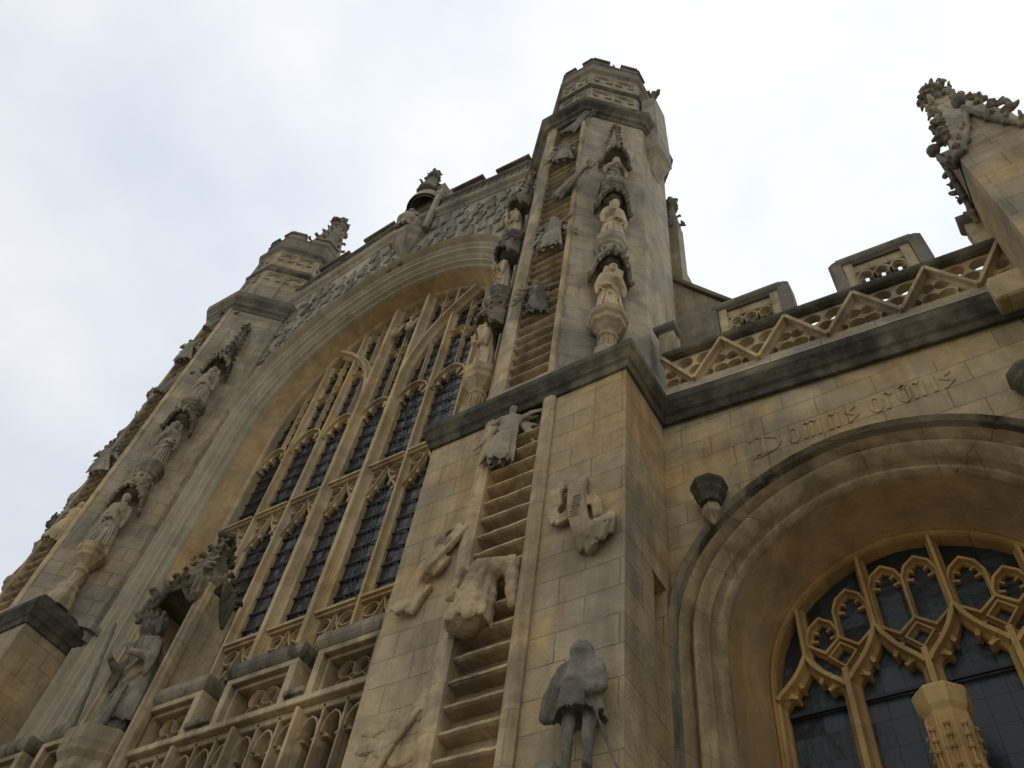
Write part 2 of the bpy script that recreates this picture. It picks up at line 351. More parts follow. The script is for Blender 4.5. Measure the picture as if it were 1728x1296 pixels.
# ------------------------------------------------------------------ the church
CH = thing('church', 'late gothic stone abbey church with great arched west window and twin octagonal turrets', 'church', (C, 1.5, 0))
def frame_of(p0, p1):
    """frame of a vertical face from p0 to p1 (plan), outward normal to the right of travel"""
    a = Vector((*p0, 0)); b = Vector((*p1, 0)); U = (b-a).normalized(); Nn = Vector((U.y, -U.x, 0))
    return a, U, Vector((0, 0, 1)), Nn, (b-a).length
GX0, GX1 = -4.47, -3.82       # ladder groove
LZ0 = 10.40
STR = [(0, LZ0), (.035, LZ0), (.05, LZ0+.07), (.05, LZ0+.1), (.085, LZ0+.14), (.09, LZ0+.17), (.12, LZ0+.26), (.14, LZ0+.3), (.14, LZ0+.40), (.0, LZ0+.62), (-.1, LZ0+.62)]
def buttress(side):
    f = (lambda x: x) if side > 0 else MX
    poly = [(-5.5, 0), (GX0, 0), (GX0, .17), (GX1, .17), (GX1, 0), (-2.7, 0), (-2.7, 1.6), (-5.5, 1.6)]
    poly = [(f(x), y) for x, y in poly]
    m = MB(); m.prism(poly, 0, 10.5); o = m.build('buttress', M['ashlar'], CH)
    if side > 0:
        c = MB(); c.box(-3.0, -2.6, .56, .87, 6.93, 7.68); cut(o, [c.build('cutter', M['ashlar'])])
        r = MB(); r.box(-2.96, -2.95, .5, .93, 6.9, 7.72)
        for z in (6.95,): r.box(-2.95, -2.705, .565, .6, z, 7.66)
        r.build('slit_frame', M['tracery'], o)
    p = [(-5.5, 1.0), (-5.5, 0), (-2.7, 0), (-2.7, .97)]
    p = [(f(x), y) for x, y in p]
    if side < 0: p = p[::-1]
    s = MB(); s.sweep_xy(p, STR); s.build('string_course', M['dark'], o, bevel=.006)
    return o
BR = buttress(1); BL = buttress(-1)
# --- turrets
def octa(cx, cy, fh, hw, dp, f):
    pts = [(cx-fh, cy-dp), (cx+fh, cy-dp), (cx+hw, cy-dp*.37), (cx+hw, cy+dp*.37), (cx+fh, cy+dp), (cx-fh, cy+dp), (cx-hw, cy+dp*.37), (cx-hw, cy-dp*.37)]
    return [(f(x), y) for x, y in pts]
TCX, TCY = -4.235, 1.47
def oct_path(grow, f, side):
    p = octa(TCX, TCY, .475+grow*.414, 1.42+grow, 1.47+grow, f)
    return p if side > 0 else p[::-1]
def turret(side):
    f = (lambda x: x) if side > 0 else MX
    # shaft with ladder groove
    p = octa(TCX, TCY, .475, 1.42, 1.47, lambda x: x)
    poly = [p[0], (GX0, 0), (GX0, .14), (GX1, .14), (GX1, 0)]+p[1:]
    poly = [(f(x), y) for x, y in poly]
    m = MB(); m.prism(poly, 10.7, 21.6); T = m.build('turret', M['ashlar_grey'], CH, bevel=.018)
    # weathered foot sitting on the buttress
    q = oct_path(0, f, side)
    s = MB(); s.sweep_xy(q, [(-.05, 10.9), (.06, 10.9), (.05, 11.02), (0, 11.1), (-.05, 11.1)], closed=True); s.build('plinth', M['ashlar_grey'], T)
    s = MB(); s.sweep_xy(q, [(-.25, 21.32), (.02, 21.32), (.05, 21.45), (.10, 21.5), (.11, 21.62), (.2, 21.75), (.22, 21.95), (-.1, 22.15), (-.3, 22.15)], closed=True); s.build('string_course', M['dark'] if side > 0 else M['darkgrey'], T, bevel=.01)
    q2 = oct_path(-.17, f, side)
    m = MB(); m.prism(q2, 21.6, 25.5); m.build('turret_top_stage', M['ashlar_grey'], T)
    s = MB(); s.sweep_xy(q2, [(-.2, 23.9), (.03, 23.9), (.07, 23.97), (.09, 24.05), (.0, 24.2), (-.2, 24.2)], closed=True); s.build('string_course', M['dark'], T)
    s = MB(); s.sweep_xy(q2, [(-.2, 25.1), (.03, 25.1), (.05, 25.2), (.12, 25.3), (.13, 25.42), (.03, 25.5), (-.2, 25.5)], closed=True); s.build('string_course', M['darkgrey'], T)
    # parapet with merlons on the corners
    q3 = oct_path(-.12, f, side); pr = MB()
    pr.sweep_xy(q3, [(0, 25.45), (0, 26.0), (.03, 26.02), (.03, 26.07), (-.12, 26.12), (-.22, 26.07), (-.22, 25.45)], closed=True)
    n = len(q3)
    for i in range(n):
        a, U, V, Nn, Ln = frame_of(q3[i], q3[(i+1) % n])
        for (u0, u1) in ((0, Ln*.36), (Ln*.64, Ln)):
            h = .27
            pr.obox(a, U, V, Nn, u0, u1, 26.05, 26.05+h, -.2, .004)
            pr.obox(a, U, V, Nn, u0-(.02 if u0 else 0), u1+(.03 if u0 == 0 else 0), 26.05+h, 26.05+h+.1, -.24, .05)
    pr.build('turret_parapet', M['darkgrey'], T, bevel=.015)
    # blind tracery panels on the two upper stages
    bt = MB(); n = len(q2)
    for i in range(n):
        a, U, V, Nn, Ln = frame_of(q2[i], q2[(i+1) % n]); fr = (a, U, V, Nn)
        for z0, z1 in ((22.2, 23.86), (24.22, 25.08)):
            for u in (.03, Ln/2, Ln-.03):
                bt.bar([(u, z0), (u, z1)], .13, .045, -.05, fr)
            bt.bar([(0, z0+.05), (Ln, z0+.05)], .12, .045, -.05, fr); bt.bar([(0, z1-.03), (Ln, z1-.03)], .14, .045, -.05, fr)
            for k in range(2):
                ua = k*Ln/2+.06; ub = (k+1)*Ln/2-.06; um = (ua+ub)/2; w = (ub-ua)/2; zs = z1-.38
                arc = [(um+w*math.cos(t), zs+.26*math.sin(t)) for t in [math.pi*j/10 for j in range(11)]]
                bt.bar(arc, .05, .04, -.05, fr)
                # solid spandrels and cusps
                for sg in (-1, 1):
                    bt.cusp((um+sg*w*.9, zs+.02), (um+sg*w*.38, zs-.05), .16, -.03, .035, fr)
    bt.build('blind_tracery', M['ashlar_grey'], T)
    return T
TR = turret(1); TL = turret(-1)
# --- statue brackets and canopies on the diagonal faces
def hood(T, x, y, z, ang, rh=.36, top=True, mat='dark'):
    """open canopy: bottom rim arched at the front, hanging to pendants at the sides. ang = outward direction"""
    n = 24; rings = []; A = [ang+math.pi*(j/(n-1)-.5)*1.25 for j in range(n)]
    def rim(a): c = max(0, math.cos(a-ang)); return .40*c**1.3+.04*abs(math.sin(5*(a-ang)))
    outer = [(1.0, 0), (1.04, .05), (.98, .16), (1.0, .3)]
    zt = .62
    m = MB(); R0 = []
    for k, (rr, zz) in enumerate([(1.03, 0), (1.06, .06), (.98, .10), (.93, .4), (.9, .8), (.7, 1.0)]):
        R0.append([(x+math.cos(a)*rh*rr, y+math.sin(a)*rh*rr, z+rim(a)+(zt-rim(a))*zz) for a in A])
    R0.append([(x, y, z+zt)]*n)
    R1 = []
    for k, (rr, zz) in enumerate([(1.03, 0), (.86, .04), (.8, .35), (.6, .75)]):
        R1.append([(x+math.cos(a)*rh*rr, y+math.sin(a)*rh*rr, z+rim(a)+(zt-.07-rim(a))*zz) for a in A])
    R1.append([(x, y, z+zt-.1)]*n)
    m.loft(R0, cap=False, closed=False); m.loft(R1, cap=False, closed=False)
    # ribs, pendant balls, gablet on the front and leaf crockets
    for s in (-1, 0, 1):
        a = ang+s*.85
        m.loft(cap((x+math.cos(a)*rh*1.02, y+math.sin(a)*rh*1.02, z+rim(a)+.02), (x+math.cos(a)*rh*.72, y+math.sin(a)*rh*.72, z+zt), .028, .022, 6))
    for s in (-1, 1):
        a = ang+s*1.35
        m.loft(sph((x+math.cos(a)*rh*1.02, y+math.sin(a)*rh*1.02, z+.02), .055, 5)); m.loft(sph((x+math.cos(a)*rh*1.02, y+math.sin(a)*rh*1.02, z-.05), .03, 5))
    rnd = random.Random(int(z*100))
    for j in range(10):
        a = ang+rnd.uniform(-1.2, 1.2); q = rnd.uniform(.6, .98)
        m.loft(sph((x+math.cos(a)*rh*.93, y+math.sin(a)*rh*.93, z+rim(a)+(zt-rim(a))*q), (rnd.uniform(.02, .03),)*3, 4))
    # inner cusps hanging in the arch
    for j in range(5):
        a = ang+(j-2)*.42
        m.loft(sph((x+math.cos(a)*rh*.93, y+math.sin(a)*rh*.93, z+rim(a)+.0), (.035, .035, .05), 4))
    o = m.build('canopy', M[mat], T, recalc=False)
    return o
def bracket_on_canopy(T, x, y, z, zt, mat='darkgrey'):
    h = zt-z; m = MB()
    m.lathe((x, y, z), [(.2, -.25), (.21, h*.1), (.2, h*.45), (.245, h*.52), (.245, h*.62), (.28, h*.72), (.29, h), (0.01, h)], 8)
    for i in range(8):
        a = 2*math.pi*i/8
        m.loft(sph((x+math.cos(a)*.215, y+math.sin(a)*.215, z+h*.3), (.035, .035, .05), 4))
    m.build('bracket', M[mat], T, bevel=.006)
def pedestal(T, x, y, z0, z1, mat='mould'):
    h = z1-z0; m = MB()
    m.lathe((x, y, z0), [(.27, -.1), (.25, .1*h), (.2, .2*h), (.21, .25*h), (.2, .3*h), (.14, .33*h), (.13, .34*h), (.125, .56*h), (.15, .58*h), (.15, .62*h), (.125, .64*h), (.13, .68*h), (.2, .76*h), (.25, .80*h), (.26, .86*h), (.295, .9*h), (.295, h), (.01, h)], 8)
    for i in range(8):
        a = 2*math.pi*i/8+math.pi/8*0
        m.loft(cap((x+math.cos(a)*.127, y+math.sin(a)*.127, z0+.37*h), (x+math.cos(a)*.125, y+math.sin(a)*.125, z0+.54*h), .012, .012, 5))
    m.build('pedestal', M[mat], T, bevel=.006)
def leaf(c, d, s, rnd):
    c = Vector(c); d = Vector(d); L_ = [sph(c, s*.5, 4)]
    side_ = Vector((-d.y, d.x, 0))
    for k in range(6):
        o_ = side_*rnd.uniform(-.75, .75)+d*rnd.uniform(.1, .9)+Vector((0, 0, rnd.uniform(-.3, .9)))
        L_.append(sph(c+o_*s*.9, (s*rnd.uniform(.45, .7), s*.2, s*rnd.uniform(.25, .4)), 5, E3(rnd.uniform(-1, 1), rnd.uniform(-1.2, 1.2), rnd.uniform(-3, 3))))
    return L_
def crocket_spire(T, x, y, z0, z1, rb, name='crocketed_spirelet', mat='dark', n=4, rows=6, vox=.022, cs=1.0, fin=1.0, a0=0):
    P = []; H = z1-z0
    P.append([[Vector((x+math.cos(a0+2*math.pi*i/8)*r, y+math.sin(a0+2*math.pi*i/8)*r, z)) for i in range(8)] for r, z in ((rb, z0), (rb*.95, z0+.02*H), (rb*.22, z1-.1*H), (.01, z1))])
    rnd = random.Random(int(abs(x)*100+z0))
    for k in range(rows):
        t = (k+.4)/rows*.86; r = rb*(1-t*.85)
        for i in range(n):
            a = a0+2*math.pi*i/n; s = .055*cs*(1.05-.45*t)*rnd.uniform(.8, 1.2)
            c = Vector((x+math.cos(a)*(r+s*.5), y+math.sin(a)*(r+s*.5), z0+H*t))
            P += leaf(c, (math.cos(a), math.sin(a), 0), s, rnd)
    for i in range(5):
        a = a0+2*math.pi*i/5; s = .07*cs*fin
        for dz in (0, 1.9*s): P += leaf((x+math.cos(a)*s*.8, y+math.sin(a)*s*.8, z1-.08*H-dz*.8), (math.cos(a), math.sin(a), 0), s, rnd)
    P.append(cap((x, y, z1-.25*H), (x, y, z1-.02*H), .06*cs, .04*cs, 6))
    P.append(sph((x, y, z1-.04*H), .07*cs*fin, 5)); P.append(sph((x, y, z1+.05*cs*fin), .05*cs*fin, 5))
    return blob(name, P, vox, M[mat], parent=T, rough=.01*cs, smooth_it=1)
COLX = {('R', 1): -3.13, ('R', -1): MX(0)}
# ------------------------------------------------------------------ stone people
def human(h, kind='apostle', seed=0):
    """parts list for a standing robed figure facing -Y, feet at z=0"""
    rnd = random.Random(seed); P = []
    hw = .145*h
    P.append(robe(h, .165*h, .115*h, .02*h, .62*h, 7+seed % 3, seed))
    P.append(robe(h, .12*h, .15*h, .58*h, .80*h, 5, seed+3, amp=.04, flat=.62))
    P.append(sph((0, .0, .80*h), (.12*h, .08*h, .04*h), 8))
    for s in (-1, 1):
        P.append(sph((s*.06*h, -.11*h, .02*h), (.03*h, .06*h, .022*h), 6))
        P.append(sph((s*.11*h, 0, .77*h), (.045*h, .055*h, .06*h), 6))
    if kind != 'headless':
        P.append(cap((0, -.005*h, .8*h), (0, -.01*h, .88*h), .045*h, .04*h))
        P.append(sph((0, -.015*h, .925*h), (.052*h, .062*h, .072*h), 10))
        P.append(cap((0, -.07*h, .935*h), (0, -.085*h, .912*h), .008*h, .013*h, 6))
        P.append(sph((0, -.062*h, .95*h), (.035*h, .016*h, .008*h), 6))
        P.append(sph((0, -.06*h, .875*h), (.03*h, .022*h, .02*h), 6))
        for s in (-1, 1): P.append(sph((s*.028*h, -.055*h, .915*h), (.016*h, .014*h, .016*h), 5))
        if kind in ('apostle', 'longhair', 'king'):
            P.append(sph((0, .02*h, .935*h), (.07*h, .06*h, .075*h), 8))
            for s in (-1, 1): P.append(cap((s*.058*h, .0, .95*h), (s*.075*h, -.005*h, .86*h), .026*h, .022*h, 7))
        if kind in ('apostle', 'beard', 'king'):
            P.append(cap((0, -.06*h, .875*h), (0, -.075*h, .82*h), .032*h, .016*h, 7))
    side = 1 if seed % 2 else -1
    # arms: five-fingered hands are closed on what they hold
    def arm(s, el, ha):
        P.append(cap((s*.12*h, 0, .76*h), el, .045*h, .038*h)); P.append(cap(el, ha, .04*h, .026*h))
        P.append(sph(ha, (.026*h, .022*h, .03*h), 6))
        for q in range(4): P.append(cap((ha[0]-s*.012*h, ha[1]-.018*h, ha[2]+(q-1.5)*.013*h), (ha[0]-s*(.045-.004*abs(q-1.5))*h, ha[1]-.014*h, ha[2]+(q-1.5)*.013*h), .0075*h, .006*h, 5))
        P.append(cap((ha[0], ha[1]-.012*h, ha[2]+.025*h), (ha[0]-s*.02*h, ha[1]-.03*h, ha[2]+.045*h), .008*h, .007*h, 5))
        # hanging sleeve
        P.append(cap(el, (el[0], el[1]-.01*h, el[2]-.14*h), .042*h, .018*h, 8))
    if kind == 'king':
        arm(-1, (-.19*h, -.06*h, .60*h), (-.16*h, -.17*h, .64*h)); arm(1, (.19*h, -.05*h, .60*h), (.08*h, -.16*h, .62*h))
        P.append(cap((-.175*h, -.18*h, .02*h), (-.165*h, -.17*h, .92*h), .016*h, .014*h, 7))
        P.append(sph((.07*h, -.18*h, .66*h), .035*h, 6))
        n = 12
        for j in range(n):
            a = 2*math.pi*j/n
            P.append(cap((math.cos(a)*.066*h, -.005*h+math.sin(a)*.07*h, .965*h), (math.cos(a)*.07*h, -.005*h+math.sin(a)*.074*h, .99*h if j % 3 else 1.0*h), .014*h, .013*h, 5))
        # cloak
        P.append(robe(h, .2*h, .13*h, .1*h, .76*h, 6, seed+9, flat=.6, lean=(0, .02*h), amp=.07))
    elif kind == 'praying':
        arm(-1, (-.17*h, -.06*h, .6*h), (-.012*h, -.15*h, .72*h)); arm(1, (.17*h, -.06*h, .6*h), (.012*h, -.15*h, .72*h))
    else:
        arm(side, (side*.15*h, -.05*h, .58*h), (side*.05*h, -.14*h, .66*h)); arm(-side, (-side*.155*h, -.03*h, .57*h), (-side*.08*h, -.12*h, .52*h))
        P.append(bx((side*.05*h, -.15*h, .70*h), (.05*h, .02*h, .065*h), E3(.2, 0, .2*side)))
    for k in range(2):      # shallow diagonal mantle folds
        z = .52*h-.13*h*k
        pts = [(-side*.13*h, -.06*h, z+.12*h), (-side*.02*h, -.115*h, z+.02*h), (side*.12*h, -.07*h, z-.08*h)]
        P.append(cap(pts[0], pts[1], .010*h, .014*h, 6)); P.append(cap(pts[1], pts[2], .014*h, .008*h, 6))
    for k in range(6):
        x = (-.11+.044*k)*h
        P.append(cap((x*.8, -.085*h-.02*h*(k % 2), .4*h), (x*1.15, -.115*h-.015*h*(k % 2), .03*h), .011*h, .018*h, 6))
    # shoulders and head lean out from the wall
    out_ = []
    for prt in P:
        out_.append([[Vector((p.x*(1+.28*min(1, max(0, p.z/h-.82)/.06)), p.y*(1+.2*min(1, max(0, p.z/h-.82)/.06))-.2*h*max(0, p.z/h-.35)**1.3, p.z+.14*max(0, p.z-.84*h))) for p in r_] for r_ in prt])
    return out_
DIAG = math.pi/4
NICH = {}
for side, T, tn in ((1, TR, 'right'), (-1, TL, 'left')):
    f = (lambda x: x) if side > 0 else MX
    for ds in (1, -1):                       # diagonal face: +1 the face looking away from the left in the right turret
        x = f(-4.235+ds*1.06); y = .36
        out = (-math.pi/2+ds*side*math.pi/4)
        pedestal(T, x, y, 11.12, 12.45, 'mould' if ds*side > 0 else 'mould')
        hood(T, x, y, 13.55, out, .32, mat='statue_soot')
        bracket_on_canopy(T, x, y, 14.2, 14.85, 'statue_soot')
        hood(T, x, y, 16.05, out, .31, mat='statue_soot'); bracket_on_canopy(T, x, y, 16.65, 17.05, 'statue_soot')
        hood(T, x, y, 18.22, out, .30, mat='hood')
        cx, cy = x-.12*math.cos(out), y-.12*math.sin(out)
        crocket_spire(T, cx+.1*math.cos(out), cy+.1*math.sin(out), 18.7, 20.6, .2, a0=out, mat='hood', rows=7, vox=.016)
        NICH[(tn, ds*side)] = (x, y, out)
FIG = [
 # turret, side(+1 = right-hand face), tier, height, kind, material, label
 ('right', 1, 0, 1.32, 'longhair', 'cream', 'cream headed robed apostle on the lowest pedestal of the right turret, right of the ladder'),
 ('right', 1, 1, 1.34, 'beard', 'cream', 'bearded cream apostle holding a book in the middle niche right of the right ladder'),
 ('right', 1, 2, 1.22, 'praying', 'statue_grey', 'grey apostle in the top niche under the crocketed spirelet right of the right ladder'),
 ('right', -1, 0, 1.34, 'apostle', 'cream', 'cream robed apostle on lowest pedestal between great window and right ladder'),
 ('right', -1, 1, 1.3, 'headless', 'cream', 'headless cream statue in the middle niche left of the right ladder'),
 ('right', -1, 2, 1.25, 'longhair', 'cream', 'pale apostle statue in the top niche left of the right ladder under a round hood'),
 ('left', 1, 0, 1.36, 'beard', 'statue_grey', 'blackened apostle with pale head on the lowest pedestal of the left turret'),
 ('left', 1, 1, 1.32, 'apostle', 'statue_grey', 'weathered apostle in the middle niche of the left turret with worn cloak'),
 ('left', 1, 2, 1.28, 'longhair', 'statue_grey', 'mottled apostle in the top niche of the left turret below the crocketed spirelet'),
 ('left', -1, 0, 1.36, 'praying', 'statue_grey', 'worn apostle on the far side of the left ladder, lowest tier'),
 ('left', -1, 1, 1.32, 'beard', 'statue_grey', 'worn apostle on the far side of the left ladder, middle tier'),
 ('left', -1, 2, 1.28, 'apostle', 'statue_grey', 'worn apostle on the far side of the left ladder, top tier'),
]
for i, (tn, sd_, tier, h, kind, mat, lab) in enumerate(FIG):
    x, y, o_ = NICH[(tn, sd_)]; z = (12.45, 14.85, 17.05)[tier]
    ob = blob('apostle_statue', human(h, kind, i+1), .012 if i < 9 else .018, M[mat], (x, y, z), o_+math.pi/2, rough=.006, seed=i, smooth_it=1)
    ob.scale = (.98, .95, 1.0)
    tag(ob, lab, 'statue', 'apostle statues on the turrets')
# ------------------------------------------------------------------ stone ladders
def ladder(side):
    f = (lambda x: x) if side > 0 else MX
    t = thing('stone_ladder', 'tall carved stone ladder climbing the %s turret' % ('right' if side > 0 else 'left'), 'ladder', (f(-4.145), 0, 4), 'carved ladders on the turrets')
    for (a, b, a2, b2) in ((-4.66, GX0-.004, -4.70, GX0-.004), (GX1+.004, -3.64, GX1+.004, -3.73)):
        m = MB()
        def rl(x0, x1, z0, z1, pr):
            c = (x1-x0)*.28; p = [(x0, .05), (x0, -pr*.5), (x0+c, -pr), (x1-c, -pr), (x1, -pr*.5), (x1, .05)]
            m.prism([(f(x), y) for x, y in p], z0, z1)
        rl(a, b, 1.0, 10.42, .06); rl(a2, b2, 10.95, 21.4, .045)
        m.build('rail', M['mould'], t)
    proto = None; z = .5; k = 0
    zs = []
    z = 9.94
    while z > 2.0: zs.append(z); z -= .263
    z = 11.09
    while z < 21.2: zs.append(z); z += .252
    meshes = []
    for v in range(9):
        rnd = random.Random(v); m = MB(); n = 10; rg = []
        for i in range(n):
            x = GX0-.003+(GX1-GX0+.006)*i/(n-1); dz = rnd.uniform(-.0025, .0025)-(.010 if rnd.random() < .08 else 0); dy = rnd.uniform(-.002, .005)
            rg.append([(x-(-4.145), .0+dy, dz-.005), (x+4.145, .012+dy, dz+.034), (x+4.145, .165, dz+.05), (x+4.145, .165, dz-.035), (x+4.145, .03+dy, dz-.02)])
        m.loft(rg)
        o = m.build('rung', M['mould'], None); meshes.append(o.data); bpy.data.objects.remove(o)
    for i, zz in enumerate(sorted(zs)):
        o = bpy.data.objects.new('rung', meshes[(i*7+i//3) % 9]); COL.objects.link(o)
        o.location = (f(-4.145), 0, zz); attach(o, t)
    return t
LR = ladder(1); LL = ladder(-1)
# ------------------------------------------------------------------ west wall with the great window
SPR = 16.6; WY = 1.9
def wcurve(k, nb=26, z0=7.0):
    half = 3.2+.8*k; apex = 20.6+(.2*k if k < .5 else .1+(k-.5)*1.0); rise = apex-SPR
    L_ = [(C-half, z0), (C-half, (z0+SPR)/2)]
    for j in range(nb+1):
        a = math.pi-math.pi*j/nb
        L_.append((C+half*math.cos(a), SPR+rise*(math.sin(a) if j not in (0, nb) else 0)**.93*(.965+.035*(1-abs(math.cos(a))))))
    return L_+[(C+half, (z0+SPR)/2), (C+half, z0)]
prof = [(-.02, 2.25), (-.02, 1.93), (0, 1.9), (.05, 1.86), (.09, 1.9)]
reveal = [(.09, 1.9), (.12, 1.87), (.3, 1.69), (.47, 1.52)]
mould_ = [(.47, 1.52), (.47, 1.46), (.50, 1.42), (.55, 1.42), (.575, 1.37), (.575, 1.31), (.61, 1.29), (.635, 1.22), (.675, 1.19), (.715, 1.22), (.73, 1.27), (.755, 1.24), (.79, 1.13), (.84, 1.11), (.86, 1.13), (.89, 1.06), (.92, 1.04), (.955, 1.05), (.97, 1.0), (.985, .93), (1.015, .88), (1.045, .9), (1.05, .97), (1.06, 1.05)]
def arch_surface(m, pr, curve):
    cs = [[(x, y, z) for x, z in curve(k)] for k, y in pr]
    m.loft(cs, cap=False, closed=False)
m = MB(); arch_surface(m, mould_, wcurve); WW = m.build('west_window_arch', M['jamb'], CH, smooth=True, recalc=False)
md = WW.modifiers.new('e', 'EDGE_SPLIT'); md.split_angle = R(38)
m = MB(); arch_surface(m, prof, wcurve); m.build('window_frame', M['tracery_pale'], WW, recalc=False)
m = MB(); arch_surface(m, reveal, wcurve); m.build('reveal', M['reveal'], WW, recalc=False, smooth=True)
def gz(x): return 23.45-.30*abs(x-C)           # bottom of the gable parapet string
# spandrel wall from the arch to the parapet
m = MB(); oc = wcurve(1.03)
top = []
for i in range(len(oc)-1):
    (x0, z0), (x1, z1) = oc[i], oc[i+1]
    if abs(x1-x0) < 1e-4: continue
    m.add([(x0, 1.0, z0), (x1, 1.0, z1), (x1, 1.0, gz(x1)+.1), (x0, 1.0, gz(x0)+.1)], [(0, 1, 2, 3)])
for s in (-1, 1):
    xa, xb = C+s*4.02, C+s*4.3
    m.add([(xa, 1.0, 7), (xb, 1.0, 7), (xb, 1.0, gz(xb)), (xa, 1.0, gz(xa))], [(0, 1, 2, 3)])
m.box(C-4.3, C+4.3, 1.4, 1.9, 21.6, 22.2)
m.build('gable_wall', M['mottle'], CH, recalc=False)
# string under parapet, parapet, merlons
m = MB(); P_ = [(C-4.2, 1.0), (C, 1.0), (C+4.2, 1.0)]
m.sweep_xy(P_, [(-.3, 0), (.02, 0), (.05, .06), (.05, .1), (.13, .17), (.16, .23), (.16, .32), (.05, .42), (-.3, .42)], zf=gz); GP = m.build('gable_string_course', M['statue_grey'], CH)
m = MB()
m.sweep_xy(P_, [(.03, .3), (.03, .95), (.12, 1.0), (.12, 1.06), (-.1, 1.14), (-.32, 1.06), (-.32, .3)], zf=gz)
for (a, b) in ((1.05, 2.0), (2.55, 3.5), ):
    for s in (-1, 1):
        x0, x1 = sorted((C+s*a, C+s*b)); zm = gz((x0+x1)/2)
        for (xx, y0, y1, q0, q1) in ((0, .97, 1.3, 1.05, 1.42), (.05, .87, 1.36, 1.42, 1.53)):
            vs = []
            for x in (x0-xx, x1+xx):
                for y in (y0, y1):
                    for q in (q0, q1): vs.append((x, y, gz(x)*.6+zm*.4+q))
            m.add(vs, [(0, 1, 3, 2), (4, 6, 7, 5), (0, 4, 5, 1), (2, 3, 7, 6), (0, 2, 6, 4), (1, 5, 7, 3)])
for i in range(34):     # blind panelling of the parapet
    x = C-4.0+i*.242
    if abs(x-C) < .75: continue
    m.add([(xx, yy, gz(x)+q) for xx in (x-.025, x+.025) for yy in (.93, .99) for q in (.45, .93)], [(0, 1, 3, 2), (4, 6, 7, 5), (0, 4, 5, 1), (2, 3, 7, 6), (0, 2, 6, 4), (1, 5, 7, 3)])
m.build('gable_parapet', M['darkgrey'], CH, bevel=.012)
# gable niche: bracket, side shafts, seated figure, domed canopy with finial
m = MB()
m.lathe((C+.05, 1.02, 21.6), [(.02, -.2), (.12, -.05), (.2, .15), (.36, .4), (.42, .55), (.5, .65), (.52, .85), (.02, .85)], 8)
NI = m.build('niche_bracket', M['statue_grey'], CH, bevel=.01)
m = MB()
for s in (-1, 1): m.lathe((C+.05+s*.52, .86, 22.4), [(.10, 0), (.10, 2.1), (.13, 2.15), (.13, 2.3), (.08, 2.35), (.02, 2.7)], 6)
m.box(C-.7, C+.8, 1.02, 1.35, 22.3, 25.2)
m.build('niche_shafts', M['statue_grey'], NI)
m = MB(); rings = []
for k in range(9):
    t = k/8; rr = .52*math.cos(t*math.pi/2)**.7 if k < 8 else .02
    rings.append([(C+.05+math.cos(a)*rr, .9-abs(math.sin(a))*rr*.8, 24.4+t*1.0) for a in [math.pi*j/12 for j in range(13)]])
m.loft(rings, cap=False, closed=False)
rings = []
for k in range(9):
    t = k/8; rr = .44*math.cos(t*math.pi/2)**.7 if k < 8 else .02
    rings.append([(C+.05+math.cos(a)*rr, .9-abs(math.sin(a))*rr*.8, 24.36+t*.9) for a in [math.pi*j/12 for j in range(13)]])
m.loft(rings, cap=False, closed=False)
m.box(C-.45, C+.55, .88, 1.3, 24.3, 25.6)
m.build('niche_canopy', M['statue_grey'], NI, recalc=False)
crocket_spire(NI, C+.05, .8, 25.2, 26.6, .34, 'niche_finial', 'darkgrey', 4, 3, .03, 1.4, 1.3)
seat = human(1.7, 'praying', 21)
seat = [[[Vector((p.x, p.y*1.0-(.25 if p.z < .85 else 0)*1.0, p.z*.82)) for p in r_] for r_ in prt] for prt in seat]
seat.append(sph((0, -.25, .55), (.36, .3, .3), 8)); seat.append(bx((0, .05, .3), (.42, .25, .3)))
ob = blob('seated_statue', seat, .025, M['statue_grey'], (C+.05, .8, 22.45), 0, rough=.015, seed=5); ob.scale = (.8, .8, .88)
tag(ob, 'seated figure in the niche at the peak of the gable', 'statue')
# carved host of small angels on the spandrels
def small_angel(seed):
    rnd = random.Random(seed); h = .62; P = []
    P.append(robe(h, .2*h, .13*h, 0, .7*h, 5, seed, amp=.15)); P.append(sph((rnd.uniform(-.03, .03), -.03, .86*h), .1*h, 6))
    for s in (-1, 1):
        P.append(sph((s*.2*h, .02, .6*h), (.1*h, .06*h, .3*h), 6, E3(0, s*.35, 0)))
        P.append(cap((s*.12*h, 0, .68*h), (s*.06*h, -.14*h, .6*h), .05*h, .04*h, 6))
    P.append(sph((0, .0, -.02), (.26*h, .14*h, .1*h), 6))
    return P
protos = [blob('angel_relief', small_angel(s), .03, M['mottle_dark'], rough=.06, seed=s) for s in range(6)]
first = set(); idx = 0
for row in range(11):
    for col in range(-10, 11):
        x = C+col*.4+(.2 if row % 2 else 0)+random.uniform(-.02, .02); z = 17.5+row*.62+random.uniform(-.03, .03)
        if abs(x-C) > 3.98 or abs(x-C-.05) < (.62 if z > 21.6 else 0): continue
        # clearance above the arch
        a = math.acos(max(-1, min(1, (x-C)/4.05))); za = SPR+4.6*math.sin(a)**.93
        if z < za-.02 or z+.5 > gz(x): continue
        p = protos[idx % 6]
        if idx < 6: o = p
        else: o = p.copy(); COL.objects.link(o)
        o.location = (x+random.uniform(-.05, .05), .99, z); o.rotation_euler = (0, random.uniform(-.06, .06), random.uniform(-.25, .25))
        s = random.uniform(.88, 1.0); o.scale = (s, s*.75, s)
        tag(o, 'small blackened angel carved in the rows around the arch of the great window', 'carved angel', 'rows of small angels on the gable wall')
        idx += 1
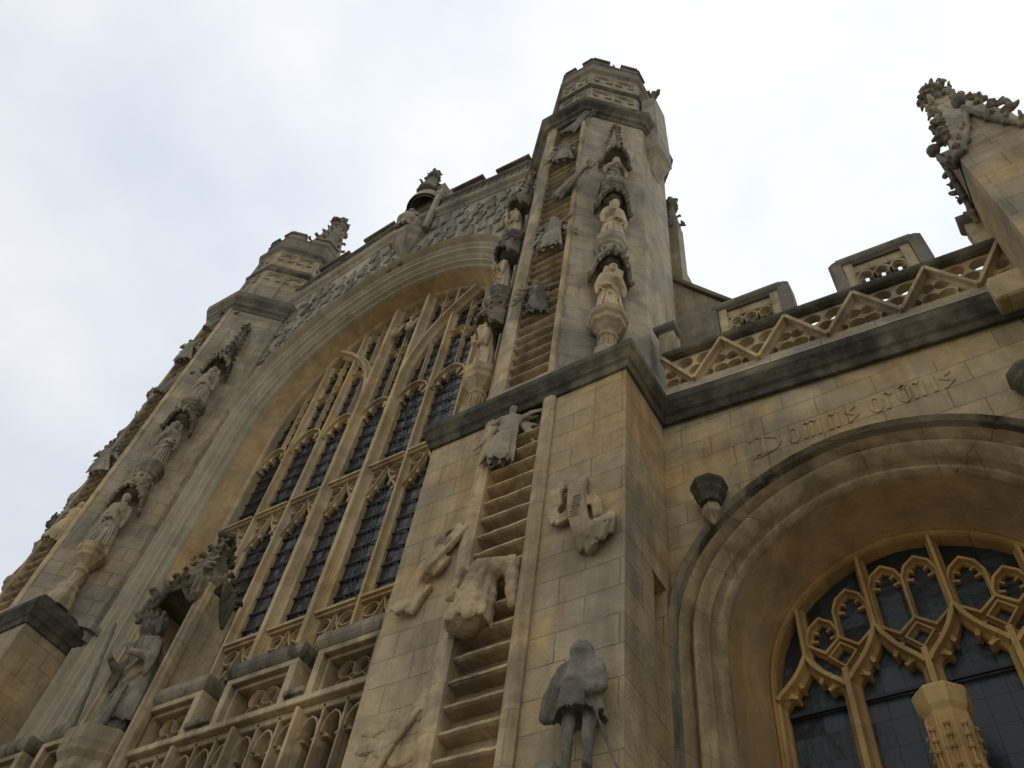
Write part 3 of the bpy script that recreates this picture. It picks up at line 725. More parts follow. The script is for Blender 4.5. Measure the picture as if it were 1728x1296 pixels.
# ------------------------------------------------------------------ tracery of the great window
WX = [-3.2, -2.34, -1.42, -.49, .49, 1.42, 2.34, 3.2]
TZ = (8.75, 10.42, 13.93); HEAD = 16.55
def archz(x, d=0):      # underside of window arch at offset x from axis
    half = 3.2-d; c = max(-1, min(1, x/half)); s = math.sqrt(1-c*c)
    return SPR+(4.0-d)*s**.93*(.965+.035*(1-abs(c)))
def pointed(xa, xb, zs, rise, n=9):
    um = (xa+xb)/2; w = (xb-xa)/2
    return [(um-w*math.cos(math.pi*j/(n-1)), zs+rise*(math.sin(math.pi*j/(n-1)))**.85*(.9+.1*(1-abs(math.cos(math.pi*j/(n-1)))))) for j in range(n)]
def ogee(xa, xb, zs, rise, n=7):
    um = (xa+xb)/2; w = (xb-xa)/2; L_ = []
    for j in range(n):
        t = j/(n-1)
        L_.append((xa+w*t, zs+rise*(t**.8*.62+.38*t**3.5)))
    return L_+[(2*um-x, z) for x, z in L_[-2::-1]]
def head_cusps(m, xa, xb, zs, rise, y0, y1, dep=.09):
    um = (xa+xb)/2; w = (xb-xa)/2
    for t in (.12, .32, .68, .88):
        a = math.pi*(1-t); bx_, bz = um+w*.95*math.cos(a), zs+rise*.93*math.sin(a)
        tx, tz = um+(bx_-um)*(1-dep/w*1.0), zs+(bz-zs)*.62-.02
        m.cusp((bx_, bz), (tx, tz), .46*w, y0, y1)
for i in range(1, 7):
    x = C+WX[i]; big = i in (3, 4); m = MB()
    zt = archz(WX[i])+.05
    m.bar([(x, 7.2), (x, zt)], .31 if big else .18, WY-.08 if big else WY+.0, WY+.34, nose=.3)
    if big:
        for s in (-1, 1): m.bar([(x+s*.09, 7.2), (x+s*.09, zt)], .08, WY+.03, WY+.3)
    m.build('mullion', M['tracery_pale'], WW)
for z in TZ[1:]:
    for i in range(7):
        m = MB(); m.box(C+WX[i]+.05, C+WX[i+1]-.05, WY+.02, WY+.34, z-.05, z+.02)
        m.box(C+WX[i]+.05, C+WX[i+1]-.05, WY-.03, WY+.1, z+.0, z+.05)
        m.build('transom', M['tracery_pale'], WW)
for i in range(7):        # traceried head under each transom and at the top of each light
    xa, xb = C+WX[i]+.07, C+WX[i+1]-.07; w = (xb-xa)/2; um = (xa+xb)/2
    for z in TZ[1:]:
        m = MB(); zs = z-.85
        m.bar(ogee(xa, xb, zs, .82), .06, WY+.06, WY+.26)
        for s in (-1, 1):     # ring between ogee and transom
            rc = (um+s*w*.58, z-.2); m.bar([(rc[0]+.15*math.cos(t), rc[1]+.13*math.sin(t)) for t in [2*math.pi*j/10 for j in range(10)]], .05, WY+.08, WY+.24, closed=True)
        head_cusps(m, xa, xb, zs-.05, .62, WY+.1, WY+.22, .13)
        m.build('cusped_head', M['tracery_pale'], WW)
    m = MB(); zs = HEAD-.55 if HEAD < archz((WX[i]+WX[i+1])/2) else archz((WX[i]+WX[i+1])/2)-.75
    if i in (0, 6): zs = HEAD-.75
    m.bar(pointed(xa-.02, xb+.02, zs, .55), .09, WY+.02, WY+.3)
    head_cusps(m, xa, xb, zs, .5, WY+.08, WY+.24, .12)
    m.build('cusped_head', M['tracery_pale'], WW)
    # super-mullion and small panels above
    m = MB(); xm = WX[i]+(WX[i+1]-WX[i])/2; hz = zs+.55; ztop = archz(xm)
    m.bar([(C+xm, hz), (C+xm, ztop+.03)], .07, WY+.09, WY+.28)
    for (a, b) in ((WX[i], xm), (xm, WX[i+1])):
        xc = (a+b)/2; zt = min(archz(a if abs(a) > abs(b) else b), archz(xc))-.08
        lev = [hz-.12]
        if zt-hz > 1.9: lev.append(hz+(zt-hz)*.52)
        elif zt-hz < .35: continue
        a2, b2 = C+a+.045, C+b-.045
        if len(lev) == 2:
            m.bar(pointed(a2, b2, lev[1]-.2, .2, 7), .04, WY+.11, WY+.24); 
            m.bar([(a2, lev[1]+.05), (xc+C, lev[1]-.0), (b2, lev[1]+.05)], .05, WY+.07, WY+.22)
            m.cusp((a2+.01, lev[1]-.17), (a2+.1, lev[1]-.2), .07, WY+.1, WY+.22); m.cusp((b2-.01, lev[1]-.17), (b2-.1, lev[1]-.2), .07, WY+.1, WY+.22)
        m.bar([(a2, zt-.6), (a2, zt-.3)]+pointed(a2, b2, zt-.29, .26, 9)+[(b2, zt-.3), (b2, zt-.6)], .04, WY+.11, WY+.24)
        m.cusp((a2+.01, zt-.3), (a2+.12, zt-.31), .08, WY+.1, WY+.22); m.cusp((b2-.01, zt-.3), (b2-.12, zt-.31), .08, WY+.1, WY+.22)
        m.bar([(a2, hz+.02), ((a2+b2)/2, hz-.1), (b2, hz+.02)], .04, WY+.1, WY+.22)
    if i in (2, 4, 1, 5): pass
    m.build('panel_tracery', M['tracery_pale'], WW)
# intersecting sub-arches
for s in (-1, 1):
    m = MB(); P0 = Vector((s*.49, 16.7)); P1 = Vector((s*2.02, archz(2.02)+.02)); pts = []
    for j in range(15):
        a = R(50)*j/14; x = P0.x+(P1.x-P0.x)*(1-math.cos(a))/(1-math.cos(R(50))); z = P0.y+(P1.y-P0.y)*math.sin(a)/math.sin(R(50))
        pts.append((C+x, z))
    m.bar(pts, .24, WY-.09, WY+.34, nose=.3)
    m.build('sub_arch', M['tracery_pale'], WW)
# glazing: one pane per light, saddle bars and stanchions
for i in range(7):
    xa, xb = WX[i]+.05, WX[i+1]-.05; m = MB(); n = 6
    xs = [xa+(xb-xa)*j/n for j in range(n+1)]
    for j in range(n):
        m.add([(C+xs[j], WY+.2, 7.4), (C+xs[j+1], WY+.2, 7.4), (C+xs[j+1], WY+.2, archz(xs[j+1])), (C+xs[j], WY+.2, archz(xs[j]))], [(0, 1, 2, 3)])
    m.build('pane', M['glass'], WW, recalc=False)
    m = MB(); z = 7.6
    while z < archz((xa+xb)/2)-.4:
        m.box(C+xa, C+xb, WY+.16, WY+.18, z, z+.03); z += .36
        if z < HEAD-.5:
            for q in (-.03,): m.box(C+(xa+xb)/2+q-.04, C+(xa+xb)/2+q+.05, WY+.155, WY+.185, z-.36-.015, z-.36+.045)
    for q in (-.05, .03): m.box(C+(xa+xb)/2+q, C+(xa+xb)/2+q+.014, WY+.165, WY+.175, 7.4, HEAD-.25)
    m.build('saddle_bars', M['iron'], WW)
# small angel corbel bust high in the tracery
bl = [sph((0, -.05, .0), (.17, .12, .1), 6), sph((0, -.08, .2), (.1, .08, .14), 6), sph((0, -.1, .42), .07, 6)]
for s in (-1, 1): bl.append(sph((s*.17, -.03, .28), (.07, .05, .2), 6, E3(0, s*.4, 0)))
for s in (-1, 1):
    ob = blob('angel_bust', bl, .016, M['tracery_pale'], (C+s*.22, WY-.02, 19.15), 0, rough=.006); ob.scale = (.75, .75, .9)
    tag(ob, 'small winged angel bust in the %s half of the central light of the great window' % ('left' if s < 0 else 'right'), 'carved angel')
# window sill
m = MB(); m.box(C-4.05, C+4.05, 1.0, 2.3, 7.0, 7.25); m.add([(C-3.6, 1.3, 7.25), (C+3.6, 1.3, 7.25), (C+3.3, 2.0, 7.75), (C-3.3, 2.0, 7.75)], [(0, 1, 2, 3)]); m.build('window_sill', M['mould'], WW)
# ------------------------------------------------------------------ pierced parapet above the west door
PY = .08
DP = bpy.data.objects.new('x', None); bpy.data.objects.remove(DP)
m = MB(); m.box(C-4.05, C+4.05, .62, 1.6, 0, 6.98); DW = m.build('door_wall', M['ashlar'], CH)
def quatre(m, cx, cz, r, y0, y1, fr=None):
    for q in range(4):
        a = math.pi/2*q+math.pi/4
        cc = (cx+math.cos(a)*r*.52, cz+math.sin(a)*r*.52)
        m.bar([(cc[0]+r*.42*math.cos(t), cc[1]+r*.42*math.sin(t)) for t in [2*math.pi*j/10 for j in range(10)]], .035, y0, y1, fr, closed=True)
mer = [(.45, 1.42), (1.8, 2.87), (3.15, 4.07)]
for s in (-1, 1):
    prev = .45
    for a, b in mer:
        x0, x1 = sorted((C+s*a, C+s*b))
        m = MB()
        fw_ = .1
        for (u0, u1, z0, z1) in ((x0, x0+fw_, 7.0, 7.58), (x1-fw_, x1, 7.0, 7.58), (x0+fw_, x1-fw_, 7.5, 7.58)):
            m.box(u0, u1, PY, PY+.38, z0, z1)
        for (u0, u1, z0, z1) in ((x0+fw_, x0+fw_+.05, 7.0, 7.5), (x1-fw_-.05, x1-fw_, 7.0, 7.5), (x0+fw_+.05, x1-fw_-.05, 7.45, 7.5)):
            m.box(u0, u1, PY+.07, PY+.36, z0, z1)
        quatre(m, (x0+x1)/2, 7.22, .26, PY+.14, PY+.24)
        mo = m.build('merlon', M['mould'], DW, bevel=.012)
        m = MB(); m.sweep_xy([(x0, PY+.38), (x0, PY), (x1, PY), (x1, PY+.38)], [(-.05, 7.58), (.0, 7.58), (.03, 7.62), (.05, 7.67), (.05, 7.75), (-.1, 7.82)])
        m.box(x0-.02, x1+.02, PY-.02, PY+.4, 7.7, 7.8); m.build('coping', M['hood'], DW, bevel=.012)
    for a, b in ((1.42, 1.8), (2.87, 3.15)):
        x0, x1 = sorted((C+s*a, C+s*b)); m = MB()
        m.box(x0, x1, PY, PY+.38, 6.98, 7.04); m.box(x0-.0, x1+.0, PY-.04, PY+.4, 7.04, 7.11); m.build('coping', M['hood'], DW, bevel=.01)
m = MB(); m.box(C-4.05, C+4.05, PY-.03, PY+.1, 6.9, 6.985); m.box(C-4.05, C+4.05, PY+.06, PY+.5, 6.82, 6.9); m.build('moulded_rail', M['mould'], DW, bevel=.01)
m = MB(); nb = 27
for i in range(nb+1):
    x = C-4.05+8.1*i/nb; big = i % 3 == 0
    m.bar([(x, 2.5), (x, 6.86)], .12 if big else .07, PY-.02 if big else PY+.06, PY+.42)
for i in range(nb):
    xa = C-4.05+8.1*i/nb+.03; xb = xa+8.1/nb-.06
    m.bar(pointed(xa, xb, 6.55, .22, 7), .05, PY+.08, PY+.4)
    m.cusp((xa+.01, 6.55), (xa+.08, 6.52), .07, PY+.12, PY+.3); m.cusp((xb-.01, 6.55), (xb-.08, 6.52), .07, PY+.12, PY+.3)
m.build('panel_arcade', M['mould'], DW)
m = MB(); m.box(C-4.05, C+4.05, PY+.4, .62, 0, 6.9); m.build('arcade_back', M['reveal'], DW)
# ------------------------------------------------------------------ the king's niche above the door
NX, NY = C, .0
KN = thing('statue_niche', 'tall canopied stone niche with crocketed gables standing in front of the great window', 'niche', (NX, .2, 7))
m = MB()
for s in (-1, 1):
    x0, x1 = sorted((NX+s*.43, NX+s*.53)); m.box(x0, x1, .03, .62, 6.9, 9.45)
    m.bar([(NX+s*.53, 6.6), (NX+s*.53, 9.5)], .12, -.05, .12)
    m.bar([(NX+s*.43, 6.6), (NX+s*.43, 9.35)], .05, .0, .1)
m.box(NX-.43, NX+.43, .5, .62, 6.9, 9.6)
m.build('niche_body', M['mould'], KN, bevel=.01)
m = MB(); m.lathe((NX, .1, 6.55), [(.05, -.7), (.2, -.5), (.24, -.2), (.34, 0), (.36, .1), (.40, .18), (.40, .28), (.46, .36), (.48, .48), (.48, .66), (.02, .66)], 8); m.build('pedestal', M['mould'], KN, bevel=.008)
# canopy: three crocketed ogee gables and a spire
P = []
for (ox, oy, dx, dy) in ((-.53, -.08, 1, 0), (-.53, .5, 0, -1), (.53, -.08, 0, 1)):
    wd = 1.06 if dx else .58
    for j in range(9):
        t = j/8; q = 1-abs(2*t-1); zz = 9.12+.55*(q**1.6)+.1*q
        zz2 = 9.12+.55*((1-abs(2*min(1, t+.125)-1))**1.6)+.1*(1-abs(2*min(1, t+.125)-1))
        p0 = (NX+ox+dx*wd*t, oy+dy*wd*t, zz); p1 = (NX+ox+dx*wd*min(1, t+.125), oy+dy*wd*min(1, t+.125), zz2)
        P.append(cap(p0, p1, .04, .04, 6))
        P += leaf((p0[0], p0[1]-.02, zz+.08), (0, -1, 0), .055, random.Random(j))
        P.append(cap((p0[0], p0[1], zz+.02), (p0[0], p0[1], 9.75-.25*(abs(2*t-1))), .045, .045, 5))
P.append([[Vector((NX+x*k, .25+y*k, z)) for x, y in ((-.5, -.33), (.5, -.33), (.5, .33), (-.5, .33))] for k, z in ((1, 9.5), (.92, 9.75), (.55, 10.0), (.25, 10.4), (.1, 10.75))])
rnd = random.Random(3)
for k in range(7):
    t = k/7
    for sx_, sy_ in ((-1, -1), (1, -1), (1, 1), (-1, 1)):
        kk = 1-.86*t**.7
        P += leaf((NX+sx_*.5*kk, .25+sy_*.33*kk, 9.62+1.1*t), (sx_*.7, sy_*.7, 0), .085, rnd)
for q in range(4): P.append(sph((NX+.1*math.cos(q*1.57), .25+.1*math.sin(q*1.57), 10.8), .075, 4))
P.append(sph((NX, .25, 10.92), .06, 4))
blob('canopy', P, .016, M['hood_dark'], parent=KN, rough=.012, smooth_it=1)
ob = blob('king_statue', human(1.72, 'king', 30), .016, M['statue_soot'], (NX, .08, 7.21), -.12, rough=.01, seed=30)
ob.scale = (1.05, 1, 1)
tag(ob, 'crowned king statue with staff and cloak standing in the dark canopied niche', 'statue')
# ------------------------------------------------------------------ south aisle
AX = -.73; ASP = 7.1; AY = 2.1
def acurve(k, nb=24, z0=0.3):
    half = 1.43+.59*k; rise = 8.62+.45*k-ASP
    L_ = [(AX-half, z0), (AX-half, (z0+ASP)/2)]
    for j in range(nb+1):
        a = math.pi-math.pi*j/nb
        L_.append((AX+half*math.cos(a), ASP+rise*(math.sin(a) if j not in (0, nb) else 0)**.9*(.96+.04*(1-abs(math.cos(a))))))
    return L_+[(AX+half, (z0+ASP)/2), (AX+half, z0)]
zr = lambda x: -.122*(x+2.7)           # raking fall of the aisle parapet
m = MB(); arch_surface(m, [(.3, 1.42), (.3, 1.36), (.36, 1.31), (.43, 1.31), (.47, 1.25), (.47, 1.2), (.53, 1.16), (.58, 1.09), (.64, 1.07), (.7, 1.1), (.72, 1.15), (.77, 1.09), (.8, 1.03), (.84, 1.0)], acurve)
AW = m.build('aisle_window_arch', M['mould'], CH, smooth=True, recalc=False); AW.modifiers.new('e', 'EDGE_SPLIT').split_angle = R(38)
m = MB(); arch_surface(m, [(.84, 1.0), (.86, .92), (.93, .87), (.99, .9), (1.0, .96), (1.02, 1.03)], acurve); m.build('hood_mould', M['hood'], AW, recalc=False)
m = MB(); arch_surface(m, [(-.02, 2.45), (-.02, 2.12), (0, 2.08), (.03, 2.05), (.06, 2.08), (.08, 2.02)], acurve); m.build('window_frame', M['tracery'], AW, recalc=False)
m = MB(); arch_surface(m, [(.08, 2.02), (.12, 1.95), (.22, 1.65), (.3, 1.42)], acurve); m.build('reveal', M['reveal'], AW, recalc=False, smooth=True)
m = MB(); oc = acurve(.985)
for i in range(len(oc)-1):
    (x0, z0), (x1, z1) = oc[i], oc[i+1]
    if abs(x1-x0) < 1e-4: continue
    m.add([(x0, 1.0, z0), (x1, 1.0, z1), (x1, 1.0, 10.9+zr(x1)), (x0, 1.0, 10.9+zr(x0))], [(0, 1, 2, 3)])
m.add([(AX+2.0, 1.0, 0), (1.6, 1.0, 0), (1.6, 1.0, 10.9+zr(1.6)), (AX+2.0, 1.0, 10.9+zr(AX+2))], [(0, 1, 2, 3)])
AWALL = m.build('aisle_wall', M['ashlar'], CH, recalc=False)
m = MB(); m.sweep_xy([(-2.72, .97), (1.55, .97)], STR, zf=zr); m.build('string_course', M['dark'], AWALL, bevel=.006)
m = MB(); m.sweep_xy([(-2.72, .97), (1.55, .97)], [(-.2, 10.9), (.09, 10.9), (.06, 10.98), (.05, 11.11), (-.3, 11.11)], zf=zr); m.build('parapet_base', M['ashlar_grey'], AWALL)
# tracery
AXS = [-1.43, -.73, 0, .73, 1.43]
def aarch(x, d=0):
    half = 1.43-d; c = max(-1, min(1, x/half)); s = math.sqrt(1-c*c)
    return ASP+(1.52-d)*s**.9*(.96+.04*(1-abs(c)))
HZ = [7.5, 7.66, 7.66, 7.5]
for i in (1, 2, 3):
    m = MB(); x = AX+AXS[i]; m.bar([(x, 1), (x, 7.25)], .17, AY-.035, AY+.3, nose=.3); m.build('mullion', M['tracery'], AW)
for i in range(4):
    m = MB(); xa, xb = AX+AXS[i]+.02, AX+AXS[i+1]-.02; um = (xa+xb)/2; zs = 7.08 if i in (0, 3) else 7.12
    hz = HZ[i]; w = (xb-xa)/2
    m.bar(ogee(xa, xb, zs, hz-zs, 11), .12, AY-.03, AY+.29, nose=.35)
    
    if i == 0: m.bar([(xa+.0, 1), (xa+.0, zs+.02)], .09, AY+.0, AY+.27)
    if i == 3: m.bar([(xb-.0, 1), (xb-.0, zs+.02)], .09, AY+.0, AY+.27)
    head_cusps(m, xa+.04, xb-.04, zs-.03, (hz-zs)*.8, AY+.04, AY+.22, .12)
    m.bar([(um, hz-.02), (um, aarch(um-AX)+.03)], .11, AY-.01, AY+.28, nose=.3)
    m.build('cusped_head', M['tracery'], AW)
for i in (0, 1, 2, 3, 4):
    m = MB(); x0 = AX+(AXS[i-1]+AXS[i])/2 if i > 0 else AX-1.43; x1 = AX+(AXS[i]+AXS[i+1])/2 if i < 4 else AX+1.43
    if i in (0, 4): continue
    xm = AX+AXS[i]; zt = aarch(AXS[i])-.05; zb = 7.33
    for (a, b) in ((x0+.03, xm), (xm, x1-.03)):
        zz = min(aarch(a-AX), aarch(b-AX))-.40; mid = (a+b)/2
        if zz < zb+.3: zz = zb+.3
        m.bar([(a, zb+.34), (a, zz), (a+(mid-a)*.3, zz+.13), (mid, zz+.22), (b-(b-mid)*.3, zz+.13), (b, zz), (b, zb+.34), (mid, zb+.2)], .065, AY+.05+(.004 if b == xm else 0), AY+.26, nose=.4, closed=True)
        for q, sg in ((a, 1), (b, -1)):
            m.cusp((q+.0*sg, zz+.02), (q+.10*sg, zz-.01), .09, AY+.12, AY+.22); m.cusp((q+.06*sg, zz+.13), (q+.12*sg, zz+.08), .07, AY+.12, AY+.22)
    zq = zb+.15
    m.bar([(xm-.13, zq), (xm, zq+.13), (xm+.13, zq), (xm, zq-.15)], .05, AY+.06, AY+.24, closed=True)
    m.build('panel_tracery', M['tracery'], AW)
for i in range(4):
    m = MB(); n = 6; xa, xb = AXS[i], AXS[i+1]
    for j in range(n):
        p, q = xa+(xb-xa)*j/n, xa+(xb-xa)*(j+1)/n
        m.add([(AX+p, AY+.17, 1), (AX+q, AY+.17, 1), (AX+q, AY+.17, aarch(q)), (AX+p, AY+.17, aarch(p))], [(0, 1, 2, 3)])
    m.build('pane', M['glass2'], AW, recalc=False)
    for k, z in enumerate((6.95, 5.9, 4.9, 3.9)):
        m = MB(); m.box(AX+xa, AX+xb, AY+.11, AY+.14, z, z+(.035 if k == 0 else .012)); m.build('saddle_bar', M['iron'], AW)
# carved pedestal in front of the aisle window
m = MB(); m.lathe((AX+.02, 1.85, 5.2), [(.10, -.6), (.13, .0), (.16, .5), (.175, .95), (.18, 1.14), (.21, 1.19), (.225, 1.26), (.235, 1.33), (.21, 1.37), (.02, 1.37)], 8)
for i in range(8):
    a = 2*math.pi*i/8+math.pi/8; b = a+math.pi/8
    m.loft(cap((AX+.02+math.cos(a)*.165, 1.85+math.sin(a)*.165, 5.5), (AX+.02+math.cos(a)*.17, 1.85+math.sin(a)*.17, 6.32), .016, .018, 6))
    m.loft(cap((AX+.02+math.cos(b)*.155, 1.85+math.sin(b)*.155, 5.5), (AX+.02+math.cos(b)*.18, 1.85+math.sin(b)*.18, 6.2), .010, .012, 5))
    for z in (5.7, 5.85, 6.0, 6.1, 6.2):
        m.loft(sph((AX+.02+math.cos(b)*(.17+.02*(z-5.5)), 1.85+math.sin(b)*(.17+.02*(z-5.5)), z), (.03, .03, .022), 4))
o = m.build('carved_pedestal', M['tracery']); tag(o, 'octagonal carved pedestal with fluted sides standing before the aisle window', 'pedestal')
# corbels beside the arch
for x, lab in ((-2.16, 'dark empty octagonal bracket at the left shoulder of the aisle arch'), (1.03, 'dark empty bracket cut off at the right edge of the photo')):
    t = thing('stone_bracket', lab, 'bracket', (x, .95, 8.4), 'empty brackets beside the aisle arch')
    m = MB(); m.lathe((x, .87, 8.72), [(.11, -.08), (.13, .0), (.17, .06), (.17, .1), (.2, .16), (.2, .2), (.17, .24), (.02, .24)], 8); m.build('cap', M['dark'], t, bevel=.006)
    m = MB(); m.lathe((x, .9, 8.4), [(.02, -.02), (.07, .05), (.11, .1), (.11, .2), (.09, .22), (.1, .28)], 6); m.build('corbel', M['mould'], t, bevel=.006)
# worn black-letter inscription
m = MB()
def stroke(x, z, pts, w=.035):
    P_ = [(x+a, z+b*(1.0 if x < -1.4 else 1.25)) for a, b in pts]; m.bar(P_, w*1.5, .988, 1.02, nose=.8)
z0 = 9.27
stroke(-1.6, z0, [(0, 0), (0, .3)], .04); stroke(-1.53, z0, [(0, .02), (0, .28)], .025); stroke(-1.62, z0, [(-.08, .3), (.1, .3), (.24, .22), (.27, .14), (.22, .05), (.08, 0), (-.06, 0)], .03)
def minims(x, n, h=.2, top=True):
    for k in range(n): stroke(x+k*.075, z0+.02, [(-.015, 0), (0, .02), (0, h-.02), (.015, h)], .032)
    if top:
        for k in range(n-1): stroke(x+k*.075, z0+.02, [(0, h-.02), (.075, h)], .02)
stroke(-1.24, z0+.02, [(0, .04), (0, .17), (.05, .2), (.09, .16), (.09, .04), (.05, 0), (0, .04)], .03)
minims(-1.07, 3); minims(-.8, 2, .19)
stroke(-.62, z0+.02, [(.1, .19), (0, .14), (.1, .07), (0, 0)], .03)
stroke(-.36, z0+.03, [(0, .04), (0, .17), (.05, .2), (.09, .16), (.09, .04), (.05, 0), (0, .04)], .03)
minims(-.2, 1, .2); stroke(-.2, z0+.02, [(0, .2), (.06, .18)], .03)
stroke(-.07, z0+.03, [(0, .04), (0, .17), (.05, .2), (.09, .16), (.09, .04), (.05, 0), (0, .04)], .03); stroke(-.07, z0+.27, [(0, 0), (.1, .02)], .025)
minims(.08, 2, .2); minims(.27, 1, .2, False); stroke(.35, z0+.02, [(.1, .19), (0, .14), (.1, .07), (0, 0)], .03)
m.build('inscription', M['ashlar'], AWALL)
# --- pierced raking parapet
PT = thing('pierced_parapet', 'raking openwork stone parapet with merlons above the aisle window', 'parapet', (-.6, 1, 11))
pz = lambda x: 11.10+zr(x)            # foot of the openwork
PH = .68; PYF, PYB = .93, 1.12
nodes = [-2.62+.84*k for k in range(6)]
nodes = [-2.62, -1.78, -.94, -.1, .72, 1.5]
for k in range(5):
    xa, xb = nodes[k], nodes[k+1]; xm = (xa+xb)/2; m = MB()
    za, zb, zm = pz(xa), pz(xb), pz(xm)
    m.bar([(xa, za+PH), (xm, zm-.02)], .085, PYF-.07, PYB, nose=.5); m.bar([(xm, zm-.02), (xb, zb+PH)], .085, PYF-.074, PYB-.004, nose=.5)
    m.build('zigzag_strut', M['mould'], PT)
    m = MB(); m.add([(x, y, pz(x)+q) for x in (xa, xb) for y in (PYF+.04, PYB-.03) for q in (-.02, PH+.0)], [(0, 1, 3, 2), (4, 6, 7, 5), (0, 4, 5, 1), (2, 3, 7, 6), (0, 2, 6, 4), (1, 5, 7, 3)])
    sl_ = m.build('foils', M['mould'], PT)
    holes = [(xm-.14, .51, .118), (xm+.14, .51, .118), (xm, .31, .095), (xa+.085, .14, .10), (xa+.27, .13, .085), (xb-.085, .14, .10), (xb-.27, .13, .085), (xa+.085, .355, .09), (xb-.085, .355, .09)]
    c = MB()
    for hx, hz_, hr in holes:
        c.loft([[(hx+hr*math.cos(t), y, pz(hx)+hz_+hr*math.sin(t)) for t in [2*math.pi*j/14 for j in range(14)]] for y in (.7, 1.5)])
        for q in range(1): pass
    # holes touch one another: cut one after the other
    cs_ = []
    for hx, hz_, hr in holes:
        c = MB(); c.loft([[(hx+hr*math.cos(t), y, pz(hx)+hz_+hr*math.sin(t)) for t in [2*math.pi*j/14 for j in range(14)]] for y in (.7, 1.5)]); cs_.append(c.build('cutter', M['mould']))
    cut(sl_, cs_)
    m = MB(); m.sweep_xy([(xa, PYF), (xb, PYF)], [(.0, PH-.02), (.05, PH), (.07, PH+.04), (.07, PH+.1), (-.05, PH+.14), (-.2, PH+.1), (-.17, PH-.02)], zf=pz); m.build('coping', M['dark'], PT, bevel=.008)
for (a, b, full) in ((-1.78, -.94, 1), (-.1, .72, 1), (-2.68, -2.45, 0), (1.34, 1.62, 0)):
    m = MB(); n = MB(); hb = PH+.1; ht = .66
    zt = pz((a+b)/2)+hb+ht
    zA, zB = pz(a)+hb+ht+.0, pz(b)+hb+ht
    if full:
        for (u0, u1) in ((a, a+.12), (b-.12, b)):
            m.add([(x, y, z) for x in (u0, u1) for y in (PYF-.02, PYB-.02) for z in (pz(x)+hb, pz(x)+hb+ht)], [(0, 1, 3, 2), (4, 6, 7, 5), (0, 4, 5, 1), (2, 3, 7, 6), (0, 2, 6, 4), (1, 5, 7, 3)])
        w = (b-a-.24)/3
        for j in range(3):
            xa = a+.12+w*j; xb = xa+w
            zq = pz((xa+xb)/2)+hb
            m.bar([(xa+.0, zq), (xa+.0, zq+.24)]+pointed(xa+.0, xb-.0, zq+.26, .16, 7)+[(xb, zq+.24), (xb, zq)], .055, PYF+.02, PYB-.06, nose=.7)
            m.cusp((xa+.01, zq+.27), (xa+.075, zq+.24), .06, PYF+.04, PYB-.08); m.cusp((xb-.01, zq+.27), (xb-.075, zq+.24), .06, PYF+.04, PYB-.08)
        m.add([(x, y, pz(x)+hb+z) for x in (a+.1, b-.1) for y in (PYF+.03, PYB-.06) for z in (.44, .68)], [(0, 1, 3, 2), (4, 6, 7, 5), (0, 4, 5, 1), (2, 3, 7, 6), (0, 2, 6, 4), (1, 5, 7, 3)])
    else:
        m.add([(x, y, pz(x)+hb-.05+z) for x in (a, b) for y in (PYF, PYB+.05) for z in (0, ht+.05)], [(0, 1, 3, 2), (4, 6, 7, 5), (0, 4, 5, 1), (2, 3, 7, 6), (0, 2, 6, 4), (1, 5, 7, 3)])
    m.build('merlon', M['mould'], PT, bevel=.008)
    n.sweep_xy([(a, PYB-.02), (a, PYF-.02), (b, PYF-.02), (b, PYB-.02)], [(-.02, hb+ht-.06), (.03, hb+ht-.02), (.05, hb+ht+.02), (.05, hb+ht+.08), (-.08, hb+ht+.12)], zf=pz)
    if full:
        for q, sg in ((a, -1), (b, 1)):
            n.loft([[(q+sg*u, y, pz(q)+hb+z) for u, z in ((.004, -.06), (.05, -.06), (.13, 0), (.16, .06), (.16, ht+.02), (.10, ht+.08), (.004, ht+.1))] for y in (PYF-.05, PYB-.01)])
    n.add([(x, y, pz(x)+hb+z) for x in (a, b) for y in (PYF-.02, PYB-.02) for z in (ht, ht+.1)], [(0, 1, 3, 2), (4, 6, 7, 5), (0, 4, 5, 1), (2, 3, 7, 6), (0, 2, 6, 4), (1, 5, 7, 3)])
    n.build('merlon_coping', M['darkgrey'], PT)
# ------------------------------------------------------------------ outer buttress with gabled pinnacle
OB = thing('pinnacled_buttress', 'outer stone buttress ending in a gabled pinnacle with leafy crockets and finial', 'buttress', (1.9, .5, 0))
bx0, bx1, by0, by1 = 1.5, 2.28, .0, .85
m = MB(); m.box(bx0, bx1, by0, by1+.4, 0, 12.0); m.build('shaft', M['ashlar'], OB)
m = MB(); m.box(1.13, 1.52, .70, 1.02, 9.98, 10.36); m.box(1.17, 1.52, .76, 1.02, 10.36, 10.5); m.build('string_course', M['mould'], OB, bevel=.02)
cxm, cym = (bx0+bx1)/2, (by0+by1)/2
m = MB()
for (p0, p1) in (((bx0, by0), (bx1, by0)), ((bx0, by1), (bx0, by0)), ((bx1, by0), (bx1, by1)), ((bx1, by1), (bx0, by1))):
    a, U, V, Nn, Ln = frame_of(p0, p1)
    m.loft([[a+U*u+V*z+Nn*q for u, z in ((0, 11.9), (Ln, 11.9), (Ln/2, 13.0))] for q in (-.1, .0)])
m.loft([[(cxm+sx_*r*.39, cym+sy_*r*.42, z) for sx_, sy_ in ((-1, -1), (1, -1), (1, 1), (-1, 1))] for r, z in ((1, 11.95), (.88, 12.6), (.55, 13.5), (.2, 14.45))])
m.build('spire', M['ashlar_grey'], OB)
P = []
rnd = random.Random(6)
